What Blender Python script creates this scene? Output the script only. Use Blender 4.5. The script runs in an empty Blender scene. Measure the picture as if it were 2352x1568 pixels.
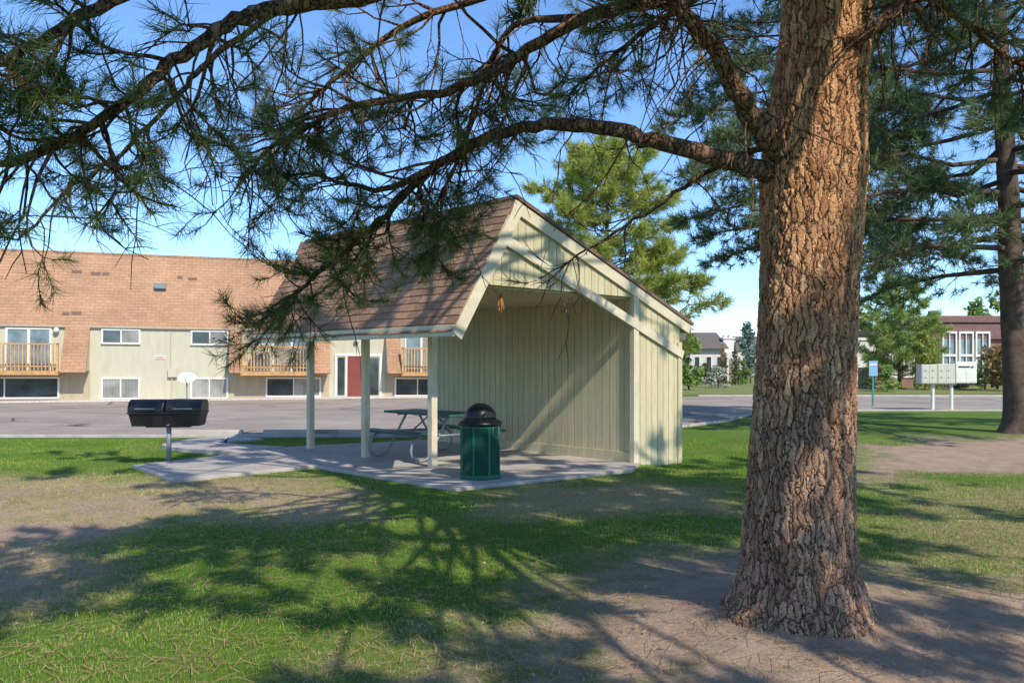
import bpy, bmesh, math, random
import numpy as np
from mathutils import Vector, Matrix
random.seed(7); RNG = np.random.default_rng(7)
SC = bpy.context.scene; COL = SC.collection
F=1880.0; CX=1176.0; HY=833.0; CH=1.6
def G(px,py,z=0.0):
    d=(CH-z)*F/(py-HY); return Vector(((px-CX)*d/F,d,z))
def P(px,py,d): return Vector(((px-CX)*d/F,d,CH+(HY-py)*d/F))
U=random.uniform
# ------------------------------------------------------------------ materials
def new_mat(name):
    m=bpy.data.materials.new(name); m.use_nodes=True
    return m,m.node_tree,m.node_tree.nodes['Principled BSDF']
def N(nt,t,ins=None,**props):
    n=nt.nodes.new(t)
    for k,v in props.items(): setattr(n,k,v)
    for k,v in (ins or {}).items():
        if isinstance(v,bpy.types.NodeSocket): nt.links.new(v,n.inputs[k])
        else: n.inputs[k].default_value=v
    return n
def c4(c): return (c[0],c[1],c[2],1.0)
def ramp(nt,fac,stops):
    n=nt.nodes.new('ShaderNodeValToRGB'); nt.links.new(fac,n.inputs[0])
    e=n.color_ramp.elements
    while len(e)<len(stops): e.new(0.5)
    for i,(p,c) in enumerate(stops):
        e[i].position=p; e[i].color=c4(c) if not isinstance(c,float) else (c,c,c,1)
    return n.outputs[0]
def mix(nt,fac,a,b,blend='MIX'):
    n=nt.nodes.new('ShaderNodeMix'); n.data_type='RGBA'; n.blend_type=blend
    for i,v in ((0,fac),(6,a),(7,b)):
        if isinstance(v,bpy.types.NodeSocket): nt.links.new(v,n.inputs[i])
        else: n.inputs[i].default_value = v if i==0 else c4(v)
    return n.outputs[2]
def mth(nt,op,a,b=0.0,clamp=False):
    n=nt.nodes.new('ShaderNodeMath'); n.operation=op; n.use_clamp=clamp
    for i,v in ((0,a),(1,b)):
        if isinstance(v,bpy.types.NodeSocket): nt.links.new(v,n.inputs[i])
        else: n.inputs[i].default_value=v
    return n.outputs[0]
def simple(name,col,rough=.7,var=.15,scale=6,bump=0.0,bscale=60,metal=0.0,island=0.0,dirt=0.0,spec=.4,stretch=None):
    m,nt,b=new_mat(name)
    tc=N(nt,'ShaderNodeTexCoord').outputs['Object']
    if stretch: tc=N(nt,'ShaderNodeMapping',{0:tc,'Scale':stretch}).outputs[0]
    n1=N(nt,'ShaderNodeTexNoise',{'Vector':tc,'Scale':scale,'Detail':5.0,'Roughness':.65})
    lo=[x*(1-var*1.4) for x in col]; hi=[min(1,x*(1+var)) for x in col]
    c=ramp(nt,n1.outputs[0],[(.3,lo),(.7,hi)])
    if island:
        ri=N(nt,'ShaderNodeNewGeometry').outputs['Random Per Island']
        c=mix(nt,1.0,c,ramp(nt,ri,[(0,1-island),(1,1.0+island*.6)]),'MULTIPLY')
    if dirt:
        n2=N(nt,'ShaderNodeTexNoise',{'Vector':tc,'Scale':scale*.35,'Detail':6.0,'Roughness':.7})
        f=ramp(nt,n2.outputs[0],[(.45,0.0),(.75,dirt)])
        c=mix(nt,f,c,[x*.45 for x in col])
    nt.links.new(c,b.inputs['Base Color'])
    b.inputs['Roughness'].default_value=rough; b.inputs['Metallic'].default_value=metal
    b.inputs['Specular IOR Level'].default_value=spec
    if bump:
        n3=N(nt,'ShaderNodeTexNoise',{'Vector':tc,'Scale':bscale,'Detail':4.0})
        bp=N(nt,'ShaderNodeBump',{'Strength':bump,'Distance':.02,'Height':n3.outputs[0]})
        nt.links.new(bp.outputs[0],b.inputs['Normal'])
    return m
def foliage(name,dark,light,trans=.35,extra=None,nscale=1.2):
    m,nt,b=new_mat(name)
    geo=N(nt,'ShaderNodeNewGeometry')
    ri=geo.outputs['Random Per Island']
    tc=N(nt,'ShaderNodeTexCoord').outputs['Object']
    n1=N(nt,'ShaderNodeTexNoise',{'Vector':tc,'Scale':nscale,'Detail':2.0})
    f=mth(nt,'ADD',mth(nt,'MULTIPLY',ri,.55),mth(nt,'MULTIPLY',mth(nt,'SUBTRACT',n1.outputs[0],.3),1.1),True)
    stops=[(0.05,dark),(.70,light)]
    if extra: stops.append((.91,extra))
    c=ramp(nt,f,stops)
    nt.links.new(c,b.inputs['Base Color']); b.inputs['Roughness'].default_value=.5
    b.inputs['Specular IOR Level'].default_value=.3
    if trans>0:
        tr=N(nt,'ShaderNodeBsdfTranslucent',{'Color':c})
        mx=N(nt,'ShaderNodeMixShader',{0:trans,1:b.outputs[0],2:tr.outputs[0]})
        nt.links.new(mx.outputs[0],nt.nodes['Material Output'].inputs[0])
    return m
def shingles(name,axis,c1,c2,mortar,w=.3,h=.14,zs=1.15):
    m,nt,b=new_mat(name)
    tc=N(nt,'ShaderNodeTexCoord').outputs['Object']
    s=N(nt,'ShaderNodeSeparateXYZ',{0:tc})
    cb=N(nt,'ShaderNodeCombineXYZ',{0:s.outputs[axis],1:mth(nt,'MULTIPLY',s.outputs[2],zs)})
    br=N(nt,'ShaderNodeTexBrick',{'Vector':cb.outputs[0],'Color1':c4(c1),'Color2':c4(c2),'Mortar':c4(mortar),'Scale':1.0,'Mortar Size':.008,'Mortar Smooth':.3,'Brick Width':w,'Row Height':h,'Bias':0.0})
    n=N(nt,'ShaderNodeTexNoise',{'Vector':tc,'Scale':.6,'Detail':6.0,'Roughness':.7})
    n2=N(nt,'ShaderNodeTexNoise',{'Vector':tc,'Scale':40.0,'Detail':2.0})
    c=mix(nt,1.0,br.outputs[0],ramp(nt,n.outputs[0],[(.3,.78),(.7,1.12)]),'MULTIPLY')
    c=mix(nt,1.0,c,ramp(nt,n2.outputs[0],[(.3,.75),(.7,1.2)]),'MULTIPLY')
    nt.links.new(c,b.inputs['Base Color']); b.inputs['Roughness'].default_value=.9
    bp=N(nt,'ShaderNodeBump',{'Strength':.5,'Distance':.02,'Height':br.outputs[1]}); bp.invert=True
    nt.links.new(bp.outputs[0],b.inputs['Normal'])
    return m
def bark(name,disp=0.0,tone=1.0,zo=(1.2,3.2)):
    m,nt,b=new_mat(name)
    tc=N(nt,'ShaderNodeTexCoord').outputs['Object']
    nw=N(nt,'ShaderNodeTexNoise',{'Vector':tc,'Scale':9.0,'Detail':4.0})
    add=N(nt,'ShaderNodeVectorMath',{0:tc,1:N(nt,'ShaderNodeVectorMath',{0:nw.outputs['Color'],'Scale':.09},operation='SCALE').outputs[0]},operation='ADD').outputs[0]
    mp=N(nt,'ShaderNodeMapping',{0:add,'Scale':(1,1,.17)}).outputs[0]
    v=N(nt,'ShaderNodeTexVoronoi',{'Vector':mp,'Scale':29.0,'Randomness':1.0},feature='DISTANCE_TO_EDGE')
    vc=N(nt,'ShaderNodeTexVoronoi',{'Vector':mp,'Scale':29.0,'Randomness':1.0})
    mp2=N(nt,'ShaderNodeMapping',{0:add,'Scale':(1,1,.33)}).outputs[0]
    v2=N(nt,'ShaderNodeTexVoronoi',{'Vector':mp2,'Scale':75.0},feature='DISTANCE_TO_EDGE')
    nf=N(nt,'ShaderNodeTexNoise',{'Vector':N(nt,'ShaderNodeMapping',{0:tc,'Scale':(1,1,.4)}).outputs[0],'Scale':55.0,'Detail':6.0,'Roughness':.68})
    nb=N(nt,'ShaderNodeTexNoise',{'Vector':tc,'Scale':4.0,'Detail':4.0,'Roughness':.65})
    e=ramp(nt,v.outputs[0],[(0.0,0.0),(.08,.5),(.22,1.0)])
    e2=ramp(nt,v2.outputs[0],[(0.0,0.0),(.15,1.0)])
    hgt=mth(nt,'ADD',mth(nt,'MULTIPLY',e,.58),mth(nt,'ADD',mth(nt,'MULTIPLY',e2,.17),mth(nt,'MULTIPLY',nf.outputs[0],.45)))
    z=N(nt,'ShaderNodeSeparateXYZ',{0:tc}).outputs[2]
    zf=mth(nt,'ADD',N(nt,'ShaderNodeMapRange',{0:z,1:zo[0],2:zo[1]}).outputs[0],mth(nt,'MULTIPLY',mth(nt,'SUBTRACT',nb.outputs[0],.5),1.7),True)  # orange grows with height: plate colour plus sunlit upper trunk put into it
    cellv=N(nt,'ShaderNodeSeparateColor',{0:vc.outputs['Color']}).outputs[0]
    low=ramp(nt,cellv,[(0,[x*tone for x in (.27,.16,.108)]),(.5,[x*tone for x in (.41,.248,.165)]),(1,[x*tone for x in (.55,.35,.24)])])
    up=ramp(nt,cellv,[(0,[x*tone for x in (.42,.185,.085)]),(.5,[x*tone for x in (.62,.29,.135)]),(1,[x*tone for x in (.78,.42,.20)])])
    c=mix(nt,zf,low,up)
    c=mix(nt,ramp(nt,hgt,[(.38,1.0),(.70,0.0)]),c,[x*tone for x in (.055,.030,.02)])
    c=mix(nt,1.0,c,ramp(nt,nf.outputs[0],[(.3,.6),(.7,1.3)]),'MULTIPLY')
    nt.links.new(c,b.inputs['Base Color']); b.inputs['Roughness'].default_value=.9; b.inputs['Specular IOR Level'].default_value=.2
    if disp:
        dn=N(nt,'ShaderNodeDisplacement',{'Height':hgt,'Midlevel':.7,'Scale':disp})
        nt.links.new(dn.outputs[0],nt.nodes['Material Output'].inputs['Displacement'])
        try: m.displacement_method='BOTH'
        except Exception: pass
    else:
        bp=N(nt,'ShaderNodeBump',{'Strength':.9,'Distance':.03,'Height':hgt}); nt.links.new(bp.outputs[0],b.inputs['Normal'])
    return m
M={}
M['siding']=simple('sage_siding_paint',(.565,.49,.30),.75,.09,5,.15,90,dirt=.22,island=.06,stretch=(3,3,.5))
M['trim']=simple('beige_trim_paint',(.64,.55,.385),.65,.09,6,.1,70,dirt=.22)
M['ceiling']=simple('ceiling_paint',(.56,.485,.30),.8,.06,4)
M['tab']=simple('brown_shingle',(.37,.205,.125),.92,.20,30,.6,160,island=.34)
M['roofdark']=simple('roof_edge',(.18,.11,.08),.9,.2,20)
M['aptroof']=shingles('tan_roof_shingles',0,(.49,.272,.155),(.42,.232,.13),(.28,.155,.09),.35,.15,1.1)
M['aptwall']=simple('apartment_green_wall',(.53,.49,.355),.8,.07,1.5,dirt=.12,stretch=(4,4,.6))
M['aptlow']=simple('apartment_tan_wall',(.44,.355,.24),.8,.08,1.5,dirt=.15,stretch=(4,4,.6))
M['white']=simple('white_frame_paint',(.76,.73,.67),.5,.05,4)
M['offwhite']=simple('dull_white_enamel',(.56,.54,.50),.5,.08,6)
M['wood']=simple('orange_stained_wood',(.54,.30,.12),.6,.25,8,island=.2)
M['maroon']=simple('maroon_door_paint',(.22,.055,.04),.45,.08,4)
def glass(name,col=(.035,.045,.05)):
    m,nt,b=new_mat(name)
    tc=N(nt,'ShaderNodeTexCoord').outputs['Object']
    n=N(nt,'ShaderNodeTexNoise',{'Vector':tc,'Scale':1.3,'Detail':3.0})
    nt.links.new(ramp(nt,n.outputs[0],[(.35,[x*.6 for x in col]),(.7,[x*1.9 for x in col])]),b.inputs['Base Color'])
    b.inputs['Roughness'].default_value=.07; b.inputs['Specular IOR Level'].default_value=.7
    return m
M['glass']=glass('dark_window_glass'); M['skyglass']=glass('bluish_window_glass',(.13,.17,.19))
def blinds(name,c1,c2,sc):
    m,nt,b=new_mat(name)
    tc=N(nt,'ShaderNodeTexCoord').outputs['Object']
    w=N(nt,'ShaderNodeTexWave',{'Vector':tc,'Scale':sc,'Distortion':.3,'Detail':1.0},wave_type='BANDS',bands_direction='X')
    n=N(nt,'ShaderNodeTexNoise',{'Vector':tc,'Scale':1.1,'Detail':2.0})
    c=mix(nt,1.0,ramp(nt,w.outputs[0],[(.1,c1),(.6,c2)]),ramp(nt,n.outputs[0],[(.35,.6),(.65,1.1)]),'MULTIPLY')
    nt.links.new(c,b.inputs['Base Color']); b.inputs['Roughness'].default_value=.25
    return m
M['blinds']=blinds('vertical_blinds',(.22,.21,.19),(.40,.38,.34),5.5)
M['conc']=simple('pale_concrete',(.45,.39,.335),.85,.15,2.2,.25,120,dirt=.4)
M['gravel']=simple('white_gravel',(.64,.55,.48),.9,.35,25,.8,60)
M['black']=simple('black_enamel',(.018,.018,.02),.35,.2,10,.15,60)
M['blackgloss']=simple('black_plastic',(.008,.009,.010),.35,.2,5,spec=.25)
M['steel']=simple('galvanised_steel',(.28,.29,.29),.5,.15,12,metal=.4)
M['greypaint']=simple('grey_painted_steel',(.22,.25,.26),.5,.12,9)
M['green']=simple('green_coated_metal',(.008,.115,.062),.45,.15,10)
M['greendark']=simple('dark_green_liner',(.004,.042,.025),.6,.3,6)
M['tablegreen']=simple('table_green_vinyl',(.03,.11,.08),.5,.15,12,.4,220)
M['beigebox']=simple('mailbox_grey_metal',(.58,.55,.48),.5,.05,5)
M['paleblue']=simple('blue_sign',(.22,.42,.60),.5,.05,5)
M['signgreen']=simple('green_post_paint',(.04,.25,.20),.5,.1,6)
M['brick']=shingles('red_brick',0,(.30,.135,.10),(.24,.105,.08),(.34,.27,.23),.24,.085,1.0)
M['brownroof']=simple('mauve_brown_roof_metal',(.20,.105,.095),.8,.15,6)
M['stucco']=simple('white_stucco',(.70,.66,.59),.85,.05,3,.2,60)
M['greywall']=simple('pale_stucco',(.62,.58,.51),.85,.05,3,.2,60)
M['greyroof']=simple('dark_roof_tiles',(.15,.12,.105),.9,.25,8)
M['redpaint']=simple('red_paint',(.40,.05,.035),.3,.05,4)
M['carpaint']=simple('dark_red_car_paint',(.14,.02,.018),.3,.05,4)
M['darkrubber']=simple('dark_rubber',(.02,.02,.02),.8,.1,8)
M['yellowline']=simple('worn_line_paint',(.60,.52,.34),.8,.3,9)
M['fencewood']=simple('weathered_fence_wood',(.30,.24,.18),.85,.2,8)
M['husk']=simple('orange_dried_strands',(.55,.24,.08),.8,.25,30,island=.4)
M['islandgrass']=simple('island_lawn',(.10,.16,.035),.9,.4,14,.6,60)
M['bark']=bark('pine_bark_furrowed',.030,1.0,(.9,2.7))
M['barkbump']=bark('pine_limb_bark',0,.50,(2.0,4.5))
M['barkfar']=simple('far_pine_bark',(.11,.074,.054),.9,.35,6,.5,30)
M['needle']=foliage('pine_needles',(.050,.083,.025),(.155,.200,.054),.38,(.46,.39,.09),1.3)
M['needleshade']=foliage('shade_crown_needles',(.04,.065,.016),(.11,.15,.035),0,None,1.0)  # opaque needles for the unseen limbs added to cast shade
M['needlefar']=foliage('blue_green_needles',(.06,.098,.045),(.18,.24,.095),.3,None,.5)
M['needleyel']=foliage('yellow_green_needles',(.21,.28,.05),(.48,.52,.11),.4,(.64,.63,.18),.9)
M['needlelight']=foliage('light_green_needles',(.16,.25,.06),(.40,.49,.14),.35,None,.9)
M['dead']=foliage('dead_needles',(.26,.11,.035),(.48,.24,.09),.3)
M['leafgreen']=foliage('green_leaves',(.11,.20,.045),(.30,.40,.10),.4,None,.8)
M['leafyel']=foliage('yellow_green_leaves',(.17,.21,.03),(.38,.40,.08),.35,None,.8)
M['leafdark']=foliage('dark_juniper_leaves',(.05,.075,.03),(.15,.18,.06),.3,None,1)
M['leafsage']=foliage('silvery_sage_leaves',(.26,.29,.22),(.52,.54,.43),.2,None,1.5)
M['leafrust']=foliage('rusty_leaves',(.16,.12,.045),(.34,.23,.09),.25,None,1)
M['leafblue']=foliage('blue_green_leaves',(.12,.19,.15),(.28,.37,.29),.25,None,1)
M['grass']=foliage('lawn_blades',(.058,.138,.014),(.25,.38,.042),.28,(.62,.57,.14),.7)
M['drygrass']=foliage('dry_blades',(.26,.19,.09),(.54,.42,.21),0,None,.7)
M['litter']=foliage('fallen_needle_litter',(.22,.10,.045),(.54,.32,.15),0,None,2)
M['leaflitter']=foliage('pale_fallen_leaves',(.26,.19,.10),(.44,.33,.19),0,None,2)
def asphalt():
    m,nt,b=new_mat('worn_asphalt')
    tc=N(nt,'ShaderNodeTexCoord').outputs['Object']
    n1=N(nt,'ShaderNodeTexNoise',{'Vector':tc,'Scale':.25,'Detail':7.0,'Roughness':.65})
    n2=N(nt,'ShaderNodeTexNoise',{'Vector':tc,'Scale':45.0,'Detail':3.0})
    v=N(nt,'ShaderNodeTexVoronoi',{'Vector':N(nt,'ShaderNodeMapping',{0:tc,'Scale':(.18,.35,1)}).outputs[0],'Scale':1.0},feature='DISTANCE_TO_EDGE')
    c=ramp(nt,n1.outputs[0],[(.3,(.25,.21,.18)),(.7,(.42,.355,.30))])
    c=mix(nt,1.0,c,ramp(nt,n2.outputs[0],[(.3,.7),(.7,1.3)]),'MULTIPLY')
    c=mix(nt,ramp(nt,v.outputs[0],[(0.0,1.0),(.012,0.0)]),c,(.08,.07,.06))
    nt.links.new(c,b.inputs['Base Color']); b.inputs['Roughness'].default_value=.95; b.inputs['Specular IOR Level'].default_value=.08
    return m
M['asphalt']=asphalt()
def groundmat():
    m,nt,b=new_mat('lawn_and_dirt')
    a1=N(nt,'ShaderNodeAttribute',attribute_name='dirt').outputs['Fac']
    a2=N(nt,'ShaderNodeAttribute',attribute_name='dry').outputs['Fac']
    tc=N(nt,'ShaderNodeTexCoord').outputs['Object']
    n1=N(nt,'ShaderNodeTexNoise',{'Vector':tc,'Scale':3.0,'Detail':8.0,'Roughness':.75})
    n2=N(nt,'ShaderNodeTexNoise',{'Vector':tc,'Scale':55.0,'Detail':5.0,'Roughness':.7})
    n3=N(nt,'ShaderNodeTexNoise',{'Vector':tc,'Scale':.8,'Detail':4.0,'Roughness':.7})
    g=ramp(nt,n2.outputs[0],[(.3,(.05,.10,.013)),(.7,(.155,.25,.037))])
    g=mix(nt,ramp(nt,n3.outputs[0],[(.5,0.0),(.8,.55)]),g,(.29,.24,.085))
    dy=ramp(nt,n2.outputs[0],[(.3,(.26,.185,.10)),(.7,(.50,.38,.215))])
    di=ramp(nt,n2.outputs[0],[(.25,(.27,.18,.125)),(.55,(.44,.31,.22)),(.8,(.60,.445,.335))])
    di=mix(nt,1.0,di,ramp(nt,n1.outputs[0],[(.3,.72),(.7,1.12)]),'MULTIPLY')
    def edge(a): return ramp(nt,mth(nt,'ADD',a,mth(nt,'MULTIPLY',mth(nt,'SUBTRACT',n1.outputs[0],.5),1.3)),[(.2,0.0),(.8,1.0)])
    c=mix(nt,edge(a2),g,dy); c=mix(nt,edge(a1),c,di)
    nt.links.new(c,b.inputs['Base Color']); b.inputs['Roughness'].default_value=.95; b.inputs['Specular IOR Level'].default_value=.1
    h=mth(nt,'ADD',mth(nt,'MULTIPLY',n2.outputs[0],.5),n1.outputs[0])
    bp=N(nt,'ShaderNodeBump',{'Strength':.7,'Distance':.04,'Height':h}); nt.links.new(bp.outputs[0],b.inputs['Normal'])
    return m
M['ground']=groundmat()
# ------------------------------------------------------------------ mesh helpers
class MB:
    def __init__(s): s.v=[]; s.f=[]
    def add(s,vs,fs):
        o=len(s.v); s.v.extend([tuple(x) for x in vs]); s.f.extend([tuple(i+o for i in f) for f in fs]); return s
    def box(s,x0,x1,y0,y1,z0,z1,mt=None):
        vs=[Vector(p) for p in ((x0,y0,z0),(x1,y0,z0),(x1,y1,z0),(x0,y1,z0),(x0,y0,z1),(x1,y0,z1),(x1,y1,z1),(x0,y1,z1))]
        if mt: vs=[mt@p for p in vs]
        return s.add(vs,[(0,3,2,1),(4,5,6,7),(0,1,5,4),(1,2,6,5),(2,3,7,6),(3,0,4,7)])
    def prism(s,poly,vec):
        n=len(poly); vec=Vector(vec); a=[Vector(p) for p in poly]; b=[p+vec for p in a]
        fs=[tuple(range(n))[::-1],tuple(range(n,2*n))]+[(i,(i+1)%n,n+(i+1)%n,n+i) for i in range(n)]
        return s.add(a+b,fs)
    def tube(s,pts,rad,n=6,cap=True):
        pts=[Vector(p) for p in pts]; k=len(pts)
        if not hasattr(rad,'__len__'): rad=[rad]*k
        t=(pts[1]-pts[0]).normalized(); e=t.orthogonal().normalized(); vs=[]
        for i in range(k):
            tt=(pts[min(i+1,k-1)]-pts[max(i-1,0)])
            tt=tt.normalized() if tt.length>1e-9 else t
            e=(e-tt*e.dot(tt)); e=e.normalized() if e.length>1e-6 else tt.orthogonal().normalized()
            g=tt.cross(e)
            for j in range(n):
                a=2*math.pi*j/n; vs.append(pts[i]+(e*math.cos(a)+g*math.sin(a))*rad[i])
        fs=[(i*n+j,i*n+(j+1)%n,(i+1)*n+(j+1)%n,(i+1)*n+j) for i in range(k-1) for j in range(n)]
        if cap: fs+=[tuple(range(n))[::-1],tuple(range((k-1)*n,k*n))]
        return s.add(vs,fs)
    def lathe(s,prof,n=32,c=(0,0,0)):
        vs=[]; 
        for r,z in prof:
            for j in range(n):
                a=2*math.pi*j/n; vs.append((c[0]+r*math.cos(a),c[1]+r*math.sin(a),c[2]+z))
        k=len(prof)
        fs=[(i*n+j,i*n+(j+1)%n,(i+1)*n+(j+1)%n,(i+1)*n+j) for i in range(k-1) for j in range(n)]
        fs+=[tuple(range(n))[::-1],tuple(range((k-1)*n,k*n))]
        return s.add(vs,fs)
    def build(s,name,m,parent=None,smooth=False,bevel=0,recalc=True):
        me=bpy.data.meshes.new(name); me.from_pydata(s.v,[],s.f)
        if recalc and len(s.f)<60000:
            bm=bmesh.new(); bm.from_mesh(me); bmesh.ops.recalc_face_normals(bm,faces=bm.faces); bm.to_mesh(me); bm.free()
        me.materials.append(m)
        if smooth: me.polygons.foreach_set('use_smooth',[True]*len(me.polygons))
        o=bpy.data.objects.new(name,me); COL.objects.link(o)
        if parent: o.parent=parent
        if bevel:
            b=o.modifiers.new('bevel','BEVEL'); b.width=bevel; b.segments=2; b.limit_method='ANGLE'
        return o
def fast(name,V,Fa,m,parent=None,smooth=False):
    V=np.asarray(V,np.float32).reshape(-1,3); Fa=np.asarray(Fa,np.int32); k=Fa.shape[1]
    me=bpy.data.meshes.new(name)
    me.vertices.add(len(V)); me.vertices.foreach_set('co',V.ravel())
    me.loops.add(Fa.size); me.loops.foreach_set('vertex_index',Fa.ravel())
    me.polygons.add(len(Fa)); me.polygons.foreach_set('loop_start',np.arange(0,Fa.size,k,dtype=np.int32))
    if smooth: me.polygons.foreach_set('use_smooth',np.ones(len(Fa),bool))
    me.update(calc_edges=True); me.validate()
    me.materials.append(m)
    o=bpy.data.objects.new(name,me); COL.objects.link(o)
    if parent: o.parent=parent
    return o
def tag(o,label=None,cat=None,group=None,kind=None):
    if label: o['label']=label
    if cat: o['category']=cat
    if group: o['group']=group
    if kind: o['kind']=kind
    return o
def empty(name,loc,rz=0,label=None,cat=None,group=None):
    o=bpy.data.objects.new(name,None); o.empty_display_size=.2; COL.objects.link(o)
    o.location=loc; o.rotation_euler=(0,0,rz); return tag(o,label,cat,group)
def struct(o): o['kind']='structure'; return o
# ------------------------------------------------------------------ frames
_a=Vector((-610-CX,F,0)).normalized(); _p=Vector((_a.y,-_a.x,0))
W=G(1457,1062)
SH_ROT=math.atan2(_p.y,_p.x)
def S(t,u,z=0): q=W+_p*t+_a*u; return Vector((q.x,q.y,z))
TREE=Vector((1.805,5.11,0))
# ------------------------------------------------------------------ ground
def vn(x,y,s):
    xi=np.floor(x); yi=np.floor(y); fx=x-xi; fy=y-yi
    h=lambda i,j:(np.sin(i*127.1+j*311.7+s*74.7)*43758.5453)%1.0
    u=fx*fx*(3-2*fx); v=fy*fy*(3-2*fy)
    return (h(xi,yi)*(1-u)+h(xi+1,yi)*u)*(1-v)+(h(xi,yi+1)*(1-u)+h(xi+1,yi+1)*u)*v
def fbm(x,y,s,o=4):
    r=0; a=.5
    for i in range(o): r=r+a*vn(x*2**i,y*2**i,s+i); a*=.5
    return r/.94
def sdf(poly,x,y):
    d=np.full(x.shape,1e9); ins=np.zeros(x.shape,bool); n=len(poly)
    for i in range(n):
        ax,ay=poly[i][0],poly[i][1]; bx,by=poly[(i+1)%n][0],poly[(i+1)%n][1]
        ex,ey=bx-ax,by-ay; t=np.clip(((x-ax)*ex+(y-ay)*ey)/(ex*ex+ey*ey+1e-12),0,1)
        d=np.minimum(d,np.hypot(x-ax-t*ex,y-ay-t*ey))
        if ay!=by:
            c=((ay>y)!=(by>y))&(x<(bx-ax)*(y-ay)/(by-ay)+ax); ins^=c
    return np.where(ins,-d,d)
gp=lambda L:[G(*q) for q in L]
SLAB=gp([(303,1067),(400,1100),(722,1068),(1045,1120),(1165,1107),(1452,1077)])+[S(.12,-.02),S(.12,5.4),S(-2.6,6.1)]+gp([(600,1033),(490,1047)])
PATH=[Vector(q) for q in ((-4.6,15.2,0),(-5.6,15.7,0),(-6.35,16.3,0),(-6.3,17.0,0),(-5.7,17.75,0))]
DIRT1=gp([(980,1700),(1090,1500),(1200,1350),(1380,1270),(1690,1232),(1960,1280),(2250,1315),(2700,1360),(2700,1700)])
DIRT2=gp([(1960,1020),(2150,1000),(2600,1000),(2600,1095),(2300,1080),(2100,1075),(1960,1100)])
DIRT3=gp([(-300,1112),(200,1120),(420,1112),(720,1085),(860,1118),(840,1150),(640,1150),(400,1135),(230,1190),(-50,1320),(-300,1340)])
DRY1=gp([(1160,1108),(1450,1085),(1720,1105),(1720,1160),(1400,1165),(1100,1155)])
DRY2=gp([(-400,1070),(300,1085),(720,1082),(880,1115),(890,1170),(650,1190),(420,1170),(300,1230),(120,1350),(-300,1420)])
DRY3=gp([(650,1620),(800,1500),(1080,1400),(1250,1330),(1250,1620)])
DRY4=gp([(1960,1110),(2500,1100),(2600,1330),(1960,1290)])
def masks(x,y):
    n=(fbm(x*.9,y*.9,3,5)-.5)*1.5
    n2=(fbm(x*1.7,y*1.7,17,4)-.5)
    sm=lambda s,w:np.clip(.5-(s+n)/w,0,1)
    dirt=np.maximum.reduce([sm(sdf(DIRT1,x,y),1.5),sm(sdf(DIRT2,x,y),1.6)*.9,np.clip(sm(sdf(DIRT3,x,y),1.5)*(.66+1.3*n2),0,1)])
    dry=np.maximum.reduce([sm(sdf(DRY1,x,y),1.2)*.85,np.clip(sm(sdf(DRY2,x,y),1.6)*(.88+.6*n2),0,1),sm(sdf(DRY3,x,y),1.3)*.6,sm(sdf(DRY4,x,y),1.5)*.55])
    far=np.clip((y-39)/6,0,1)
    dry=np.maximum(dry,far*.42)
    return dirt,dry
def gh(x,y):
    near=np.clip((16.5-y)/2,0,1)
    z=-.05+near*(fbm(x*.6,y*.6,11)-.5)*.10
    z=z+.10*np.exp(-((x-TREE.x)**2+(y-TREE.y)**2)/1.3**2)+.06*np.exp(-((x-TREE.x)**2+(y-TREE.y)**2)/.62**2)-.03*near
    s=sdf(SLAB,x,y); k=np.clip(s/.5,0,1); z=z*k+(-.05)*(1-k)
    return z
xs=np.concatenate([[-2500,-900,-350,-150,-70,-40,-25,-18],np.arange(-13,14.01,.11),[18,25,40,70,150,350,900,2500]])
ys=np.concatenate([[-600,-100,-30,-10,-3,0,1.5],np.arange(2.6,17.6,.11),[20,24,28,32,36,39,42,45,48,52,60,80,120,200,400,900,2500]])
XX,YY=np.meshgrid(xs,ys); ZZ=gh(XX,YY); nx,ny=len(xs),len(ys)
idx=np.arange(nx*ny).reshape(ny,nx)
fa=np.stack([idx[:-1,:-1],idx[:-1,1:],idx[1:,1:],idx[1:,:-1]],-1).reshape(-1,4)
g=struct(fast('ground',np.stack([XX,YY,ZZ],-1),fa,M['ground'],None,True))
dm,dr=masks(XX.ravel(),YY.ravel())
for nm,arr in (('dirt',dm),('dry',dr)):
    at=g.data.attributes.new(nm,'FLOAT','POINT'); at.data.foreach_set('value',arr.astype(np.float32))
mb=MB(); mb.prism([(p.x,p.y,-.14) for p in SLAB],(0,0,.14)); struct(mb.build('concrete_pad',M['conc'],bevel=.012))
def strip(mb,pts,w,z0,z1):
    L=[];R=[]
    for i,p in enumerate(pts):
        t=(pts[min(i+1,len(pts)-1)]-pts[max(i-1,0)]).normalized(); q=Vector((-t.y,t.x,0))*w/2
        L.append(p+q); R.append(p-q)
    mb.prism([(v.x,v.y,z0) for v in L+R[::-1]],(0,0,z1-z0))
def catmull(pts,n):
    pts=[Vector(p) for p in pts]; out=[]
    for i in range(len(pts)-1):
        p0=pts[max(i-1,0)];p1=pts[i];p2=pts[i+1];p3=pts[min(i+2,len(pts)-1)]
        for k in range(n):
            t=k/n; out.append(.5*((2*p1)+(p2-p0)*t+(2*p0-5*p1+4*p2-p3)*t*t+(3*p1-p0-3*p2+p3)*t**3))
    out.append(pts[-1]); return out
PATHC=catmull(PATH,5)
mb=MB(); strip(mb,PATHC,1.15,-.14,-.006); struct(mb.build('path',M['conc']))
LOT=[(-80,17.75),(-2,18.3),(3,19.5),(6,23),(8.5,28.0),(90,29.5),(90,38.0),(9,39.5),(-1,39.5),(-14.5,35.4),(-60,22.0)]
mb=MB(); mb.add([(x,y,-.034) for x,y in LOT],[tuple(range(len(LOT)))]); struct(mb.build('parking_lot',M['asphalt']))
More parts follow.
